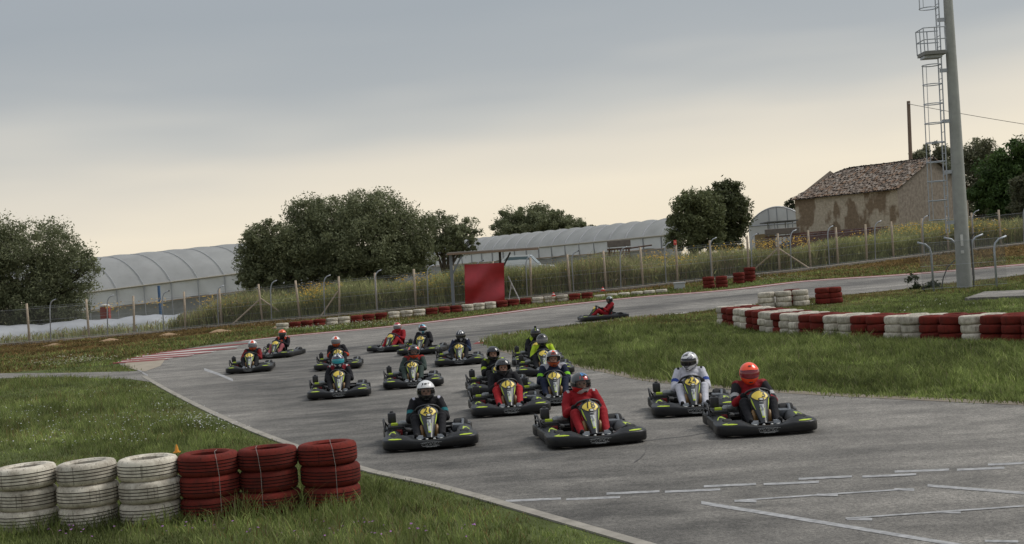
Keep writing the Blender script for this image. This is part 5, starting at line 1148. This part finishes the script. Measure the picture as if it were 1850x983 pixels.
def d_white_tri(az, el):
    t = any(abs(az-s*.52) < (el-rad(33))*.42 and rad(33) < el < rad(56) for s in (-1, 1)); return K_ if t or el < rad(-6) else W_
def d_grey_red_blue(az, el):
    if el > rad(50) and abs(az-.15) < .8: return BL if math.sin(az*7+el*9) > -.2 else K_
    if el > rad(22) and abs(az) < .7 and math.sin(az*6+1)+el*1.2 > .35: return RD
    if el < rad(-12): return RD if math.sin(abs(az)*3+el*5) > -.4 else (.5, .5, .5)
    return (.045, .048, .05)
def d_fluo(az, el): return (1.0, .085, .02) if not (abs(az) < .14 and rad(44) < el < rad(50)) else W_
def d_wb_camo(az, el): 
    f = math.sin(az*5+2*math.sin(el*4))+math.sin(el*9-az*3+1); return W_ if f > -.15 else ((.10, .10, .12) if f > -1 else (.3, .3, .33))
def d_matte(az, el): return (.050, .052, .056) if el > rad(-5) else (.03, .03, .032)
def d_white_orange(az, el):
    if el > rad(36) and abs(az) < .5: return OR
    if rad(22) < el < rad(36) and abs(az) < 1.2: return (.45, .45, .46)
    if el < rad(-14): return (.50, .09, .03) if abs(az) < 1.4 else W_
    return W_
def d_black(az, el): return (.02, .02, .022)
def d_black_neon(az, el): return NY if (el > rad(40) and abs(az) < .12) or (rad(-5) < el < rad(12) and 1.3 < abs(az) < 1.6) else (.02, .022, .024)
def d_dark_orange(az, el): return OR if (rad(15) < el < rad(45) and .75 < abs(az) < 1.5) or (el < rad(-25) and abs(az) < 1.2) else (.03, .032, .035)
def d_stripes(az, el): return W_ if (el > rad(25) and (abs(az) < .12 or .38 < abs(az) < .55)) or (el < rad(-25) and abs(az) < .3) else (.02, .02, .025)
def d_blue_red(az, el):
    if el > rad(40): return (.15, .42, .55) if math.sin(az*3) > -.5 else K_
    if rad(20) < el <= rad(40) and abs(az) < .8: return RD
    return (.16, .40, .52) if math.sin(az*4+1) > 0 else W_
def d_red_white(az, el): return W_ if rad(26) < el < rad(38) and abs(az) < 1.6 else (.45, .025, .03)
def d_irid(az, el): return W_ if math.sin(az*6)+math.sin(el*8) > .8 else ((.30, .05, .06) if el < rad(28) and el > rad(18) else (.05, .055, .09))
def d_orange(az, el): return (.85, .11, .02) if el > rad(15) else ((.03, .03, .03) if abs(az) < 1 else (.5, .5, .5))
def d_grey_green(az, el): return (.16, .20, .18) if el > rad(30) else (.04, .045, .045)
DARK = dict(name='dark', alpha=.96); OPEN = dict(name='smoke', up=38, alpha=.55, col=(.03, .03, .035)); CLEAR = dict(name='clear', alpha=.28, col=(.05, .05, .055)); RVIS = dict(name='red', col=(.22, .02, .03), alpha=.95); IRI = dict(name='iridescent', col=(.02, .30, .36), alpha=.97); GREY = dict(name='grey', col=(.20, .20, .21), alpha=.8)
SK = (.36, .20, .14); BK = (.014, .014, .017); NV = (.014, .020, .045); RS = (.30, .013, .019); DG = (.040, .060, .052); WS = (.60, .60, .66)
def suit(base, **k):
    d = {r: base for r in REG}; d.update(glove=BK, shoe=(.012, .012, .013), neck=BK, head=BK, face=SK, spatch=base, chest=base); d.update(k)
    if 'band' not in k: d['band'] = d['uarm']
    return d
# front-bumper pixel, yaw, plate, kart label, driver label, suit, helmet design, visor, pose, head yaw
KARTS = [
 (780, 816, 5, '26', 'black kart, plate 26, under the driver in black suit with teal arm marks', 'driver in black suit with teal arm marks and white helmet', suit(BK, spatch=(.5, .5, .58), band=(.02, .16, .18)), d_white_tri, CLEAR, 3, 0),
 (1086, 810, 7, '18', 'black kart, plate 18, under the driver in the bright red suit', 'driver in bright red suit with grey, red and blue helmet', suit(RS, spatch=(.5, .5, .5), neck=BK, glove=BK), d_grey_red_blue, CLEAR, 0, 20),
 (1391, 791, -1, '3', 'black kart, plate 3, under the driver wearing the fluorescent red helmet', 'driver in red and black suit with fluorescent red helmet', suit(RS, uarm=(.022, .022, .026), spatch=(.3, .05, .05), thigh=BK, knee=BK, shin=BK, band=(.5, .5, .5), torso=RS, shoulder=(.20, .015, .018), neck=RS), d_fluo, RVIS, 1, -2),
 (1260, 754.5, -3, '24', 'black kart, plate 24, under the driver in the white suit', 'driver in white suit with blue and red sleeve bands', suit(WS, uarm=WS, spatch=BK, band=(.04, .08, .32), shoulder=WS, farm=WS), d_wb_camo, DARK, 2, -24),
 (926, 753.5, 4, '13', 'black kart, plate 13, under the driver with red gloves and matte grey helmet', 'small driver in dark suit with red gloves, red knees and matte grey helmet', suit(BK, glove=(.40, .03, .03), knee=(.42, .02, .025), shin=(.40, .02, .025), chest=(.3, .3, .35)), d_matte, OPEN, 1, 4),
 (1008, 735, 1, '17', 'black kart, plate 17, under the driver in navy suit with pale shoulders', 'driver in navy suit with pale shoulders and bright green arm pads', suit(NV, shoulder=(.42, .42, .46), spatch=(.42, .42, .46), band=(.25, .65, .03), farm=NV, uarm=NV), d_white_orange, OPEN, 2, 4),
 (908, 714.5, 4, '7', 'black kart, plate 7, under the driver with neon yellow shoulder flashes', 'driver in black suit with neon yellow shoulder flashes and black helmet', suit(BK, spatch=NY, farm=BK, band=NY, shoulder=(.08, .10, .02)), d_black, OPEN, 5, 8),
 (986, 681, 0, '4', 'black kart, plate 4, under the driver with neon yellow upper arms', 'driver in black suit with neon yellow upper arms and black helmet', suit(BK, uarm=NY, shoulder=NY, spatch=(.4, .35, .03)), d_black, GREY, 0, -2),
 (973, 661, 0, None, 'black kart hidden behind the number 4 kart', 'driver whose black helmet with a camera on top rises behind number 4', suit(BK, shoulder=NY), d_black_neon, DARK, 0, 0),
 (748, 703, 5, '20', 'black kart, plate 20, under the driver in dark green suit with red shoulders', 'driver in dark green suit with red shoulders and orange eared helmet', suit(DG, shoulder=(.30, .03, .025), spatch=(.30, .03, .025), neck=(.45, .06, .02)), d_dark_orange, CLEAR, 4, -3),
 (831, 662, 2, '12', 'black kart, plate 12, under the driver in black suit with white shoulder marks', 'driver in black suit with white shoulder marks and striped black helmet', suit(BK, spatch=(.5, .5, .55), farm=(.02, .05, .12), uarm=NV), d_stripes, DARK, 4, 3),
 (752, 643, -11, '10', 'black kart, plate 10, under the driver with light blue and red helmet', 'driver in plain black suit with light blue and red helmet', suit(BK), d_blue_red, DARK, 5, 14),
 (689, 638, -26, None, 'black kart turning hard, driven by a red suited driver with red helmet', 'driver all in red with red helmet carrying a white band', suit(RS, glove=(.02, .03, .10)), d_red_white, GREY, 5, 22),
 (610, 670, 4, '30', 'black kart, plate 30, under the driver in black suit with orange forearms', 'driver in black suit with orange forearms and white and orange helmet', suit(BK, farm=(.55, .06, .02), glove=BK), d_white_orange, GREY, 5, 6),
 (613, 722, 6, '8', 'black kart, plate 8, under the driver in black suit with red shoulder caps', 'driver in black suit with red shoulder caps and iridescent visor', suit(BK, spatch=(.5, .5, .5), shoulder=(.25, .02, .03)), d_irid, IRI, 3, 4),
 (449, 675.5, 6, '11', 'black kart, plate 11, under the driver with dark red sleeves', 'driver with dark red sleeves and white and orange helmet, grey visor', suit(BK, uarm=(.20, .012, .016), farm=(.24, .015, .02)), d_white_orange, GREY, 4, 2),
 (487, 649.5, -11, None, 'black kart following close behind the number 11 kart', 'driver in black and orange suit with bright orange helmet', suit(BK, chest=(.6, .08, .03), shoulder=(.5, .07, .03), knee=(.35, .10, .12), shin=(.30, .09, .10)), d_orange, DARK, 2, 12),
]
def place(i, loc, yaw, num, kl, dl, su, des, vis, pose, hyaw, scale=1.):
    k = kart(loc, yaw, num, kl, scale)
    me, hd = POSES[pose]
    o = link('person', me, None, loc, (0, 0, yaw)); o.scale = (scale,)*3; tag(o, dl, 'person', 'kart drivers')
    for s_, r_ in zip(o.material_slots, REG):
        s_.link = 'OBJECT'; c = su[r_]; s_.material = mat('skin', SK, .55) if r_ == 'face' else smat(c, .7 if r_ in ('glove', 'shoe') else .85)
    h = helmet(des, vis, o, hd+np.array([0, .008, .012]), rad(hyaw), rad(6))
    for sx in (-1, 1): MB().ball((0, 0, 0), .011, 8, 6).build('eye', mat('eye_dark', (.02, .015, .012), .2), o, True).location = tuple(hd+np.array([sx*.032, -.098, .012]))
    return k, o, h
for i, (bx, by, yaw, num, kl, dl, su, des, vis, pose, hy) in enumerate(KARTS):
    g = G(bx, by); a = rad(yaw); c = g[:2]-np.array([math.sin(a), -math.cos(a)])*.92
    loc = (c[0], c[1], float(zg(c[0], c[1]))+.012)
    k, o, h = place(i, loc, a, num, kl, dl, su, des, vis, pose, hy)
    if i == 8:
        MB().box((0, -.02, .165), (.055, .05, .05), bev=.008).build('helmet_camera', M_BLK, h)
    if i in (3,):
        pass
g = G(1090, 578); a = rad(-79); k, o, h = place(99, (g[0], g[1], float(zg(g[0], g[1]))+.012), a, None, 'black kart alone on the far track, seen side on', 'driver in plain red suit with grey green helmet, alone on the far track', suit(RS, glove=BK), d_grey_green, CLEAR, 0, 62)
o['group'] = 'kart drivers'
